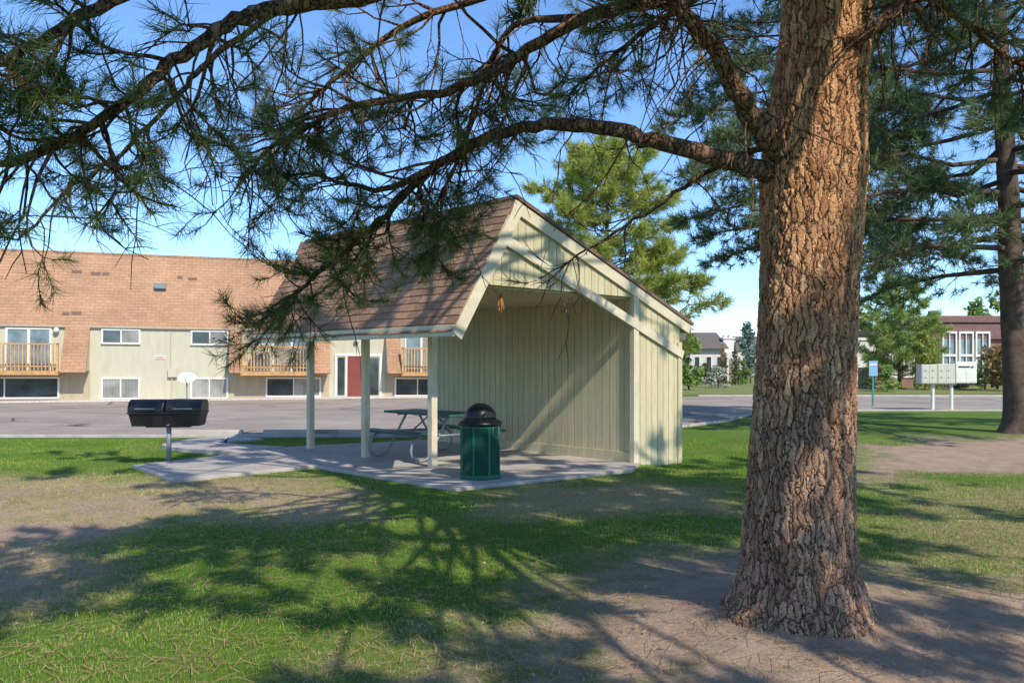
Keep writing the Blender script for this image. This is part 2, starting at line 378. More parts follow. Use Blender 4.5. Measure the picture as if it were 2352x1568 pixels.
for pts,zt in (([(-80,17.68),(-2,18.22),(3,19.4),(6,22.9),(8.5,27.9),(90,29.4)],.012),([(90,38.1),(9,39.6)],.06)):
    mb=MB(); strip(mb,[Vector((x,y,0)) for x,y in pts],.15,-.1,zt); struct(mb.build('curb',M['conc'],bevel=.02))
AP0=Vector((-21.39,34.2,0)); AQ=Vector((.9597,.281,0)); AN=Vector((-.281,.9597,0))
def A(x,y,z=0): return AP0+AQ*x+AN*y+Vector((0,0,z))
for i in range(-1,9):
    a=A(-1+i*2.75,-1.1); b=a+Vector((-1.2,-5.0,0))
    t=(b-a).normalized(); q=Vector((-t.y,t.x,0))*.06
    mb=MB(); mb.add([(v.x,v.y,-.028) for v in (a-q,b-q,b+q,a+q)],[(0,1,2,3)]); struct(mb.build('parking_line',M['yellowline']))
mb=MB(); mb.prism([(v.x,v.y,-.1) for v in (A(-10,-.95),A(22,-.95),A(22,.1),A(-10,.1))],(0,0,.13)); struct(mb.build('gravel_strip',M['gravel']))
YT=Vector((4.05,34.0,0))
mb=MB(); mb.lathe([(2.2,-.1),(2.2,.06),(2.06,.07),(2.05,.02)],36,(YT.x,YT.y,0)); struct(mb.build('planting_island',M['islandgrass']))
for i,(px,) in enumerate([(460,),(685,),(800,)]):
    p=G(px,999); 
    mb=MB(); mb.prism([(-.85,-.08,0),(-.85,.08,0),(-.85,.055,.13),(-.85,-.055,.13)],(1.7,0,0))
    o=mb.build('wheel_stop',M['conc'],bevel=.02); o.location=(p.x,18.4,-.03)
    tag(o,['concrete wheel stop beside the curved path end, right of the grill','concrete wheel stop seen just left of the leftmost shelter post','concrete wheel stop seen between the left and middle shelter posts'][i],'wheel stop','wheel stops along the near edge of the parking lot')
# ------------------------------------------------------------------ grass and litter
def scatter(n,y0,y1,pw,margin=1.15):
    u=RNG.random(n); y=(y0**pw+u*(y1**pw-y0**pw))**(1/pw)
    x=(RNG.random(n)*2-1)*y*.626*margin
    return x,y
def blades(name,x,y,h0,h1,w,m,lean=.5):
    n=len(x); z=gh(x,y); h=(h0+RNG.random(n)*(h1-h0)); az=RNG.random(n)*6.283; la=RNG.random(n)*lean*h; laz=RNG.random(n)*6.283
    ww=w*(1+y*.06)
    dx=np.cos(az)*ww; dy=np.sin(az)*ww
    V=np.stack([np.stack([x-dx,y-dy,z-.005],-1),np.stack([x+dx,y+dy,z-.005],-1),np.stack([x+np.cos(laz)*la,y+np.sin(laz)*la,z+h],-1)],1)
    o=fast(name,V,np.arange(3*n).reshape(-1,3),m); o['kind']='stuff'; return o
def clear(x,y):
    ok=sdf(SLAB,x,y)>.015
    ok&=np.hypot(x-TREE.x,y-TREE.y)>.5
    for p in PATHC: ok&=np.hypot(x-p.x,y-p.y)>.62
    ok&=~((sdf([tuple(S(0,0)[:2]),tuple(S(1.3,0)[:2]),tuple(S(1.3,5.2)[:2]),tuple(S(0,5.2)[:2])],x,y))<0)
    return ok
x,y=scatter(310000,3.7,17.6,1.15)
dm,dr=masks(x,y); jit=RNG.random(len(x)); j2=RNG.random(len(x)); thin=fbm(x*1.3,y*1.3,31)
k=(dm<jit*.75)&(dr<.10+j2*1.1)&clear(x,y)&(RNG.random(len(x))<.5+1.1*thin)
o=blades('grass',x[k],y[k],.012,.033,.0026,M['grass']); tag(o,'green lawn grass in front of the shelter','grass')
x,y=scatter(90000,3.7,17.6,1.2)
dm,dr=masks(x,y); jit=RNG.random(len(x)); k=((dr>.25)&(dm<jit*.85)|(jit<.06)&(dm<.7)|(jit<.03))&clear(x,y)
o=blades('dry_grass',x[k],y[k],.010,.030,.0026,M['drygrass'],1.6); tag(o,'dry tan grass patches on the lawn','dry grass')
x,y=scatter(12000,3.7,13,1.2); k=clear(x,y); x=x[k];y=y[k]; n=len(x)
z=gh(x,y)+.012+RNG.random(n)*.02; az=RNG.random(n)*6.283; L=.04+RNG.random(n)*.055
dx=np.cos(az)*L; dy=np.sin(az)*L; wx=-np.sin(az)*.0018; wy=np.cos(az)*.0018
V=np.stack([np.stack([x-dx-wx,y-dy-wy,z],-1),np.stack([x-dx+wx,y-dy+wy,z],-1),np.stack([x+dx+wx,y+dy+wy,z+.004],-1),np.stack([x+dx-wx,y+dy-wy,z+.004],-1)],1)
o=fast('fallen_needles',V,np.arange(4*n).reshape(-1,4),M['litter']); tag(o,'reddish fallen pine needles scattered on lawn and dirt','pine needles',kind='stuff')
x,y=scatter(60,3.8,7,1.2); k=clear(x,y); x=x[k];y=y[k]; n=len(x); z=gh(x,y)+.022
q=np.array([(-1,0),(-.2,-.55),(1,0),(-.2,.55)]); s=.012+RNG.random(n)*.014; az=RNG.random(n)*6.283
V=np.zeros((n,4,3)); 
for j in range(4):
    V[:,j,0]=x+s*(q[j,0]*np.cos(az)-q[j,1]*np.sin(az)); V[:,j,1]=y+s*(q[j,0]*np.sin(az)+q[j,1]*np.cos(az)); V[:,j,2]=z+(RNG.random(n)-.3)*.02
o=fast('fallen_leaves',V,np.arange(4*n).reshape(-1,4),M['leaflitter']); tag(o,'small pale fallen leaves lying on the grass','leaves',kind='stuff')
# ------------------------------------------------------------------ shelter
sh=empty('picnic_shelter',(W.x,W.y,0),SH_ROT,'sage green picnic shelter with brown shingle mansard roof and open front','picnic shelter')
PKX,PKZ=-2.64,3.83; EX,EZ=-3.76,2.0; REX,REZ=1.52,2.265; RX=1.258; RL=5.68; WL=5.15; CZ=2.65
sl_r=(REZ-PKZ)/(REX-PKX); sl_f=(PKZ-EZ)/(PKX-EX)
rake=lambda x: PKZ+sl_r*(x-PKX) if x>PKX else PKZ+sl_f*(x-PKX)
mb=MB(); yy=0.06
while yy<WL:
    w=min(.155,WL-yy); mb.box(0,.03,yy,yy+w-.012,0.0,CZ); yy+=.155
mb.box(.014,.09,0.05,WL,0,CZ); mb.build('back_wall',M['siding'],sh)
def boards(name,x0,x1,zb,y0,sgn):
    mb=MB(); x=x0
    while x<x1-.01:
        xe=min(x+.155,x1); a,b=x,xe-.012
        pts=[(a,zb),(b,zb),(b,max(zb+.01,rake(b)-.03)),(a,max(zb+.01,rake(a)-.03))]
        if a<PKX<b: pts.insert(3,(PKX,PKZ-.03))
        mb.prism([(px,y0,pz) for px,pz in pts],(0,.03*sgn,0)); x+=.155
    a,b=x0,x1
    pts=[(a,zb),(b,zb),(b,rake(b)-.035)]+([(PKX,PKZ-.035)] if a<PKX<b else [])+[(a,max(zb+.005,rake(a)-.035))]
    mb.prism([(px,y0+.014*sgn,pz) for px,pz in pts],(0,.08*sgn,0))
    return mb.build(name,M['siding'],sh)
xg=PKX+(CZ-PKZ)/sl_f
boards('gable_siding',xg,-.002,CZ,0,1); boards('end_wall',.002,RX,-.2,0,1)
boards('gable_siding',xg,-.002,CZ,WL,-1); boards('end_wall',.002,RX,-.2,WL,-1)
mb=MB(); mb.box(RX-.06,RX,.1,WL-.1,-.2,rake(RX)-.06); mb.build('rear_wall',M['siding'],sh)
mb=MB(); mb.box(xg-.02,-.004,.1,RL-.03,CZ-.03,CZ); mb.build('ceiling',M['ceiling'],sh)
def slab2(p0,p1,th,y0,y1):
    d=Vector((p1[0]-p0[0],0,p1[1]-p0[1])); n=Vector((-d.z,0,d.x)).normalized()
    if n.z<0: n=-n
    a=Vector((p0[0],0,p0[1])); b=Vector((p1[0],0,p1[1]))
    return [v+Vector((0,y0,0)) for v in (a,b,b+n*th,a+n*th)],(0,y1-y0,0)
mb=MB(); mb.prism(*slab2((EX+.03,EZ+.03),(PKX,PKZ-.02),.03,-.01,RL)); mb.build('roof_deck',M['ceiling'],sh)
mb=MB(); d=Vector((PKX-EX,0,PKZ-EZ)); Ls=d.length; d.normalize(); nn=Vector((-d.z,0,d.x))
nc=17; ex=Ls/nc
for c in range(nc+1):
    y=-.03-(U(0,.25)); s0=c*ex-.02; s1=s0+ex*1.15
    while y<RL+.02:
        w=U(.20,.32); a=max(y,-.03); b=min(y+w-.007,RL+.02); y+=w
        if b-a<.02: continue
        s0j=s0+U(-.005,.005)
        o0=Vector((EX,0,EZ))+d*s0j+nn*.049; o1=Vector((EX,0,EZ))+d*min(s1,Ls+.03)+nn*.036
        q0=o0-nn*.012; q1=o1-nn*.008
        mb.add([v+Vector((0,yy,0)) for yy in (a,b) for v in (q0,q1,o1,o0)],[(0,1,2,3),(7,6,5,4),(0,4,5,1),(1,5,6,2),(2,6,7,3),(3,7,4,0)])
mb.build('roof_shingles',M['tab'],sh)
mb=MB(); mb.prism(*slab2((PKX-.05,PKZ-sl_r*.05+.02),(REX+.04,REZ-.02),.05,-.07,RL+.02)); mb.build('rear_roof',M['roofdark'],sh)
mb=MB(); yy=-.04
while yy<RL:
    mb.prism([(PKX-.14,yy,PKZ-.19),(PKX-.02,yy,PKZ+.065),(PKX+.16,yy,PKZ+.02),(PKX+.16,yy,PKZ),(PKX-.02,yy,PKZ+.045),(PKX-.13,yy,PKZ-.2)],(0,.26,0)); yy+=.27
mb.build('ridge_cap',M['tab'],sh)
mb=MB(); mb.box(EX-.03,EX+.01,-.03,RL,EZ-.06,EZ+.09); mb.build('fascia',M['trim'],sh,bevel=.004)
mb=MB(); mb.box(REX-.02,REX+.02,-.05,RL,REZ-.15,REZ-.03); mb.build('fascia',M['trim'],sh)
def board(name,p0,p1,w,y0,y1,off=0):
    d=Vector((p1[0]-p0[0],0,p1[1]-p0[1])).normalized(); n=Vector((-d.z,0,d.x))
    if n.z<0:n=-n
    a=Vector((p0[0],y0,p0[1]))+n*off; b=Vector((p1[0],y0,p1[1]))+n*off
    mb=MB(); mb.prism([a,b,b+n*w,a+n*w],(0,y1-y0,0)); return mb.build(name,M['trim'],sh,bevel=.003)
for ya,yb in ((-.045,-.004),(RL-.04,RL)):
    board('rake_trim',(EX-.02,EZ-.02),(PKX+.02,PKZ+.01),.17,ya-.003,yb-.003,-.15)
    board('rake_trim',(PKX-.04,PKZ-sl_r*.04),(REX,REZ),.17,ya,yb,-.17)
board('diagonal_brace',(-2.95,2.215+.37*2.95),(1.29,2.215-.37*1.29),.14,-.05,-.008,-.07)
mb=MB(); mb.box(-.05,.075,-.035,.055,-.15,CZ+.22); mb.build('corner_board',M['trim'],sh,bevel=.004)
mb=MB(); mb.box(RX-.09,RX+.02,-.03,.05,-.2,1.95); mb.build('corner_board',M['siding'],sh)
mb=MB(); mb.box(-.025,-.002,.06,WL,0.0,.16); mb.build('base_board',M['siding'],sh,bevel=.004)
for u in (1.78,3.62,5.45):
    mb=MB(); mb.box(-2.755,-2.645,u-.055,u+.055,0,CZ-.03); mb.build('post',M['trim'],sh,bevel=.006)
hp=S(-2.74,.2); hb=empty('hanging_bundle',(hp.x,hp.y,CZ-.03),0,'small orange brown bundle of dried strands hanging under the shelter gable','hanging ornament')
mb=MB()
for i in range(18):
    a=U(0,6.28); r=U(0,.026); L=U(.16,.30)
    mb.tube([(math.cos(a)*r*.3,math.sin(a)*r*.3,-.04),(math.cos(a)*r*1.3,math.sin(a)*r*1.3,-.04-L*.5),(math.cos(a)*r*1.9+U(-.02,.02),math.sin(a)*r*1.9,-.04-L)],[.007,.008,.003],4)
mb.build('strands',M['husk'],hb)
mb=MB(); mb.tube([(0,0,0),(0,0,-.06)],.008,6); mb.box(-.04,.04,-.03,.03,-.012,-.001); mb.build('hook',M['white'],hb)
# ------------------------------------------------------------------ picnic table
tp=S(-1.78,2.95); tb=empty('picnic_table',(tp.x,tp.y,0),SH_ROT,'green topped picnic table with curved galvanised tube legs, under the shelter','picnic table')
mb=MB()
for i in range(4): mb.box(-.38+i*.19,-.38+i*.19+.185,-.92,.92,.725,.765)
mb.build('table_top',M['tablegreen'],tb,bevel=.012)
for sx in (-1,1):
    mb=MB(); mb.box(sx*.72-.14,sx*.72+.14,-.92,.92,.425,.465); mb.build('bench',M['tablegreen'],tb,bevel=.014)
for yy in (-.58,.58):
    mb=MB()
    for sx in (-1,1):
        pts=catmull([(sx*.13,yy,.72),(sx*.28,yy,.48),(sx*.44,yy,.22),(sx*.56,yy,.06),(sx*.70,yy,.025),(sx*.84,yy,.07),(sx*.89,yy,.2),(sx*.83,yy,.35),(sx*.70,yy,.42)],5)
        mb.tube(pts,.022,8)
    mb.tube([(-.72,yy,.405),(.72,yy,.405)],.018,8); mb.tube([(-.32,yy,.712),(.32,yy,.712)],.018,8)
    mb.build('frame',M['steel'],tb,smooth=True)
mb=MB(); mb.tube([(0,-.58,.41),(0,-.1,.70)],.015,8); mb.tube([(0,.58,.41),(0,.1,.70)],.015,8); mb.build('brace',M['steel'],tb,smooth=True)
# ------------------------------------------------------------------ trash can
cp=G(1103,1103); cp.y+=.29; cp=Vector(((1103-CX)*cp.y/F,cp.y,0))
tc_=empty('trash_can',(cp.x,cp.y,0),.3,'round green expanded metal trash can with black dome lid','trash can')
R0=.275
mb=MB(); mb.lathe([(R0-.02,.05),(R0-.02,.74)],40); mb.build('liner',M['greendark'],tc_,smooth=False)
mb=MB(); nh=44
for sg in (-1,1):
    for j in range(nh):
        a0=2*math.pi*j/nh; pts=[]
        for k in range(13):
            a=a0+sg*k*2*math.pi/nh*.92; pts.append((R0*math.cos(a),R0*math.sin(a),.06+k*.0555))
        mb.tube(pts,.0048,4,False)
mb.build('mesh_basket',M['green'],tc_,smooth=False)
mb=MB()
for z in (.03,.72): mb.lathe([(R0-.012,z-.02),(R0+.012,z-.02),(R0+.012,z+.03),(R0-.012,z+.03)],40)
for j in range(8):
    a=j*math.pi/4+.2; mt=Matrix.Rotation(a,4,'Z'); mb.box(R0-.004,R0+.009,-.016,.016,.02,.74,mt)
mb.build('hoop_frame',M['green'],tc_)
mb=MB(); mb.lathe([(R0+.01,.73),(R0+.035,.735),(R0+.04,.76),(R0+.02,.79),(.235,.81),(.225,.83)],40); mb.build('lid_rim',M['blackgloss'],tc_,smooth=True)
mb=MB(); mb.lathe([(.222,.815)]+[(.222*math.cos(t),.84+.20*math.sin(t)) for t in np.linspace(0,1.5,10)],40); lid=mb.build('dome_lid',M['blackgloss'],tc_,smooth=True)
mb=MB(); mt=Matrix.Rotation(-1.2,4,'Z')
mb.prism([mt@Vector((.21,y,z)) for y,z in ((-.11,.84),(.11,.84),(.10,.93),(-.10,.93))],mt@Vector((.022,0,0))); mb.build('flap',M['black'],lid,bevel=.01)
mb=MB(); mb.tube(catmull([(.12,-.262,.74),(.10,-.30,.64),(.16,-.285,.56),(.2,-.25,.66),(.19,-.235,.74)],5),.004,5); mb.build('cable',M['steel'],tc_,smooth=True)
# ------------------------------------------------------------------ grill
gpz=G(388,1058); gr=empty('barbecue_grill',(gpz.x,gpz.y,0),.1,'black double park barbecue grill on a single steel post','grill')
mb=MB(); mb.tube([(0,0,0),(0,0,.56)],.038,14); mb.build('post',M['greypaint'],gr,smooth=True)
mb=MB(); mb.box(-.35,.35,-.05,.05,.55,.575); mb.build('support_bar',M['black'],gr)
for s in (-1,1):
    c=s*.292
    mb=MB()
    def ring(w,y0,y1,z): return [(c-w,y0,z),(c+w,y0,z),(c+w,y1,z),(c-w,y1,z)]
    r0=ring(.235,-.17,.17,.578); r1=ring(.272,-.235,.235,.80)
    mb.add(r0+r1,[(3,2,1,0),(0,1,5,4),(1,2,6,5),(2,3,7,6),(3,0,4,7)])
    mb.box(c-.285,c+.285,-.262,.255,.785,.81)
    mb.build('firebox',M['black'],gr,bevel=.008)
    mb=MB(); prof=[(-.25,.812),(.245,.812),(.245,.93),(.18,1.0),(-.10,1.01),(-.20,.965),(-.25,.87)]
    mb.prism([(c-.277,y,z) for y,z in prof],(.554,0,0)); l=mb.build('lid',M['black'],gr,bevel=.014)
    mb=MB(); mb.tube(catmull([(c-.13,-.25,.86),(c-.13,-.295,.865),(c+.13,-.295,.865),(c+.13,-.25,.86)],4),.009,6); mb.build('handle',M['greypaint'],l,smooth=True)
# ------------------------------------------------------------------ apartment
ap=empty('apartment_building',AP0,0.0,'long sage and tan apartment building with steep tan shingle roof and balconies','apartment building')
ap.rotation_euler=(0,.007,math.atan2(.281,.9597))
def fx(px):
    r=(px-CX)/F; return (r*AP0.y-AP0.x)/(AQ.x-r*AQ.y)
X0,X1=-9,23
mb=MB(); mb.box(X0,X1,0,.25,-.7,3.32); mb.build('wall',M['aptwall'],ap)
mb=MB(); mb.box(X0+.02,X1-.02,1.72,10,-.7,6.3); mb.build('rear_block',M['aptlow'],ap)
mb=MB(); mb.prism([(X0,y,z) for y,z in ((-.10,3.2),(-.04,3.17),(.26,3.25),(1.62,6.38),(1.5,6.5),(1.44,6.5))],(X1-X0,0,0)); rf=mb.build('mansard_roof',M['aptroof'],ap)
mb=MB(); mb.box(X0,X1,1.40,1.75,6.47,6.55); mb.build('ridge_cap',M['aptroof'],rf)
mb=MB(); mb.box(X0,X1,-.125,-.045,3.13,3.215); mb.build('eave_trim',M['aptlow'],ap)
b150,b205,b525,b560,b715,b755,b885,b920=[fx(q) for q in (150,207,527,556,716,756,884,916)]
piers=[(-4.2,-3.0),(b150,b205),(b525,b560),(b715,b755),(b885,b920),(19.9,20.7)]
for i,(xa,xb) in enumerate(piers):
    mb=MB(); mb.prism([(xa+.03,-.004,3.15),(xa+.03,-.9,1.27),(xa+.03,-.004,1.27)],(xb-xa-.06,0,0)); mb.build('pier_cheek',M['aptwall'],ap)
    mb=MB(); mb.prism([(xa,y,z) for y,z in ((-.102,3.215),(-1.0,1.22),(-.92,1.2),(-.02,3.17))],(xb-xa,0,0)); mb.build('roof_pier',M['aptroof'],ap)
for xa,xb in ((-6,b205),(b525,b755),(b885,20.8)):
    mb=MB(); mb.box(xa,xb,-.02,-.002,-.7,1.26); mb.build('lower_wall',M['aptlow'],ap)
def window(x0,x1,z0,z1,bl=(0,1),y=-.02,fr='white'):
    mb=MB(); t=.07; yf=y-.05
    mb.box(x0,x1,yf,y+.015,z1-t,z1); mb.box(x0,x1,yf-.03,y+.015,z0,z0+t)
    mb.box(x0,x0+t,yf+.001,y+.015,z0+t,z1-t); mb.box(x1-t,x1,yf+.001,y+.015,z0+t,z1-t)
    xm=(x0+x1)/2; mb.box(xm-.025,xm+.025,yf+.008,y+.015,z0+t,z1-t)
    w=mb.build('window',M[fr],ap)
    for k,(a,b) in enumerate(((x0+t,xm-.025),(xm+.025,x1-t))):
        mb=MB(); mb.box(a,b,y-.012,y+.01,z0+t,z1-t); mb.build('pane',M['blinds'] if bl[k] else M['glass'],w)
window(fx(232),fx(322),2.44,3.10,(0,1)); window(fx(437),fx(524),2.44,3.10,(0,1))
window(fx(232),fx(322),.05,1.0,(1,1)); window(fx(437),fx(524),.05,1.0,(1,1))
window(fx(-120),fx(137),.09,1.02,(0,0)); window(fx(610),fx(737),.12,1.02,(0,1)); window(fx(906),fx(1010),.12,1.02,(0,0))
def sliding(x0,x1,z0,z1,bl):
    mb=MB(); t=.08
    mb.box(x0,x1,-.06,.0,z1-t,z1); mb.box(x0,x0+t,-.059,0,z0,z1-t); mb.box(x1-t,x1,-.059,0,z0,z1-t); xm=(x0+x1)/2; mb.box(xm-.05,xm+.05,-.055,0,z0,z1-t)
    w=mb.build('sliding_door',M['white'],ap)
    for k,(a,b) in enumerate(((x0+t,xm-.05),(xm+.05,x1-t))):
        mb=MB(); mb.box(a,b,-.025,-.005,z0,z1-t); mb.build('pane',M['blinds'] if bl[k] else M['skyglass'],w)
sliding(fx(12),fx(118),1.28,3.10,(0,0)); sliding(fx(625),fx(712),1.28,3.10,(1,0)); sliding(fx(928),fx(1005),1.28,3.10,(0,1))
def balcony(x0,x1):
    mb=MB(); mb.box(x0,x1,-.98,-.005,1.14,1.275); mb.box(x0,x1,-1.02,-.985,1.11,1.30)
    b=mb.build('balcony',M['wood'],ap)
    mb=MB(); mb.box(x0,x1,-1.03,-.94,2.36,2.42); mb.box(x0,x1,-1.0,-.96,1.44,1.50)
    x=x0
    while x<x1: mb.box(x,x+.045,-1.035,-.99,1.30,2.36); x+=.14
    for x in (x0,x1-.09): mb.box(x,x+.09,-1.03,-.94,1.2,2.45)
    mb.build('railing',M['wood'],b)
balcony(-3.0,b150-.05); balcony(b560-.05,b715+.02); balcony(b920-.02,19.9)
e0,e1=fx(768),fx(876)
mb=MB(); mb.box(e0,e1,-.07,-.001,2.02,2.12); mb.box(e0,e0+.1,-.068,-.001,0,2.02); mb.box(e1-.1,e1,-.068,-.001,0,2.02); mb.box(fx(796)-.06,fx(796)+.02,-.066,-.001,0,2.02); mb.box(fx(834),fx(834)+.1,-.066,-.001,0,2.02); mb.build('door_frame',M['white'],ap)
mb=MB(); mb.box(fx(796)+.02,fx(834),-.045,-.002,.02,2.02)
mb.box(fx(796)+.10,fx(834)-.08,-.055,-.046,.25,.95); mb.box(fx(796)+.10,fx(834)-.08,-.055,-.046,1.1,1.9); dd=mb.build('door',M['maroon'],ap)
mb=MB(); mb.tube([(fx(834)-.1,-.05,1.0),(fx(834)-.1,-.1,1.0)],.03,8); mb.build('handle',M['steel'],dd)
for a,b in ((e0+.1,fx(796)-.06),(fx(834)+.1,e1-.1)):
    mb=MB(); mb.box(a+.04,b-.04,-.05,-.03,.2,1.95); mb.build('sidelight',M['glass'],ap)
    mb=MB(); mb.box(a,b,-.03,-.002,.0,2.02); mb.build('sidelight_panel',M['aptwall'],ap)
mb=MB(); mb.box(e0-.2,e1+.2,-1.2,-.01,-.6,.0); mb.build('entry_step',M['conc'],ap)
for px,z in ((130,3.0),(818,2.75)):
    mb=MB(); mb.lathe([(.02,-.12),(.09,-.08),(.12,0),(.09,.08),(.03,.12)],12,(fx(px),-.16,z)); mb.box(fx(px)-.04,fx(px)+.04,-.1,0,z+.08,z+.16); mb.build('wall_lamp',M['white'],ap,smooth=True)
mb=MB(); mb.box(fx(386),fx(407),-.16,-.003,1.02,1.42); mb.tube([(fx(395),-.05,-.3),(fx(395),-.05,1.02)],.03,6); mb.tube([(fx(392),-.04,1.42),(fx(392),-.04,3.1)],.018,6); mb.build('meter_box',M['aptwall'],ap)
mb=MB(); mb.box(fx(354),fx(380),-.025,-.002,1.80,1.96); sg=mb.build('wall_sign',M['white'],ap)
for k,(z,a,b) in enumerate(((1.90,.05,.43),(1.835,.03,.45))):
    mb=MB(); x=fx(354)+a
    while x<fx(354)+b-.04: w=U(.03,.05); mb.box(x,x+w,-.029,-.026,z-.018,z+.022); x+=w+.018
    mb.build('red_lettering',M['redpaint'],sg)
def roofbox(px,z,w,hh,name,m):
    vx=fx(px); yv=-.05+(z-3.2)*.465
    mb=MB(); mb.box(vx-w,vx+w,yv-.28,yv+.2,z-.06,z+hh); mb.box(vx-w-.1,vx+w+.1,yv-.11,yv-.02,z-.18,z-.08); return mb.build(name,m,rf,bevel=.02)
roofbox(362,5.0,.24,.2,'roof_vent',M['greypaint'])
for px,z in ((150,5.55),(195,5.5),(222,5.5),(400,5.45),(425,5.4),(140,3.65),(160,3.68),(545,3.4)):  # dark patches at missing shingles, their shadow put into the colour
    vx=fx(px); mb=MB()
    yv=lambda z:-.10+(z-3.2)*(1.54/3.3)-.012
    w=U(.2,.4)
    mb.prism([(vx,yv(z),z),(vx+w,yv(z),z),(vx+w,yv(z+.13),z+.13),(vx,yv(z+.13),z+.13)],(0,-.006,0.002)); mb.build('worn_shingle_shadow',M['roofdark'],rf)
dp=A(fx(436),-1.3); ds=empty('satellite_dish',(dp.x,dp.y,0),math.atan2(.281,.9597),'white satellite dish on a short pole before the green wall','satellite dish')
mb=MB(); mb.tube([(0,0,-.05),(0,0,.80)],.03,8); mb.tube([(0,-.05,.70),(0,-.3,.78),(0,-.55,.93)],.014,6); mb.build('pole',M['greypaint'],ds)
mb=MB(); mb.lathe([(0.001,.0),(.15,.012),(.30,.055),(.42,.11),(.425,.105),(.3,.04),(.15,-.004),(.001,-.015)],28); o=mb.build('dish',M['offwhite'],ds,smooth=True); o.rotation_euler=(math.radians(62),0,0); o.location=(0,-.02,.93); o.scale=(.9,.62,.9)
mb=MB(); mb.box(-.05,.05,-.61,-.51,.90,1.0); mb.build('receiver',M['beigebox'],ds,bevel=.01)
q=A(fx(600),-.55,1.2); ac=empty('air_conditioner',(q.x,q.y,q.z),math.atan2(.281,.9597),'boxy tan air conditioner behind the second balcony railing','air conditioner')
mb=MB(); mb.box(-.42,.42,-.2,.25,.05,.85); mb.build('casing',M['beigebox'],ac,bevel=.02)
mb=MB(); 
for k in range(9): mb.box(-.37,.37,-.215,-.202,.12+k*.075,.16+k*.075)
mb.build('grille',M['greypaint'],ac)
# ------------------------------------------------------------------ pines
def needles(name,tufts,kn,L,Wd,m,parent,origin,spread=(.2,1.25),grav=.1,back=.13):
    T=np.array([[*p,*a,s] for p,a,s in tufts],np.float64); n=len(T)
    pos=np.repeat(T[:,:3],kn,0); ax=np.repeat(T[:,3:6],kn,0); sz=np.repeat(T[:,6],kn)
    k=len(pos); ax/=np.linalg.norm(ax,axis=1,keepdims=True)
    ref=np.where(np.abs(ax[:,2:3])<.9,np.array([[0,0,1.0]]),np.array([[1.0,0,0]]))
    e1=np.cross(ax,ref); e1/=np.linalg.norm(e1,axis=1,keepdims=True); e2=np.cross(ax,e1)
    ph=RNG.random(k)*6.283; th=spread[0]+(spread[1]-spread[0])*RNG.random(k)
    d=ax*np.cos(th)[:,None]+(e1*np.cos(ph)[:,None]+e2*np.sin(ph)[:,None])*np.sin(th)[:,None]
    d[:,2]-=grav; d/=np.linalg.norm(d,axis=1,keepdims=True)
    base=pos+ax*((RNG.random(k)*back*1.15-back)*sz)[:,None]
    ln=L*sz*(.8+.3*RNG.random(k)); tip=base+d*ln[:,None]
    w=np.cross(d,RNG.normal(size=(k,3))); w/=np.linalg.norm(w,axis=1,keepdims=True)+1e-9; w*=Wd/2
    V=np.stack([base-w,base+w,tip+w*.35,tip-w*.35],1)-np.array(origin)[None,None,:]
    return fast(name,V,np.arange(4*k).reshape(-1,4),m,parent)
def rv(s=1): return Vector((random.gauss(0,1),random.gauss(0,1),random.gauss(0,1)))*s
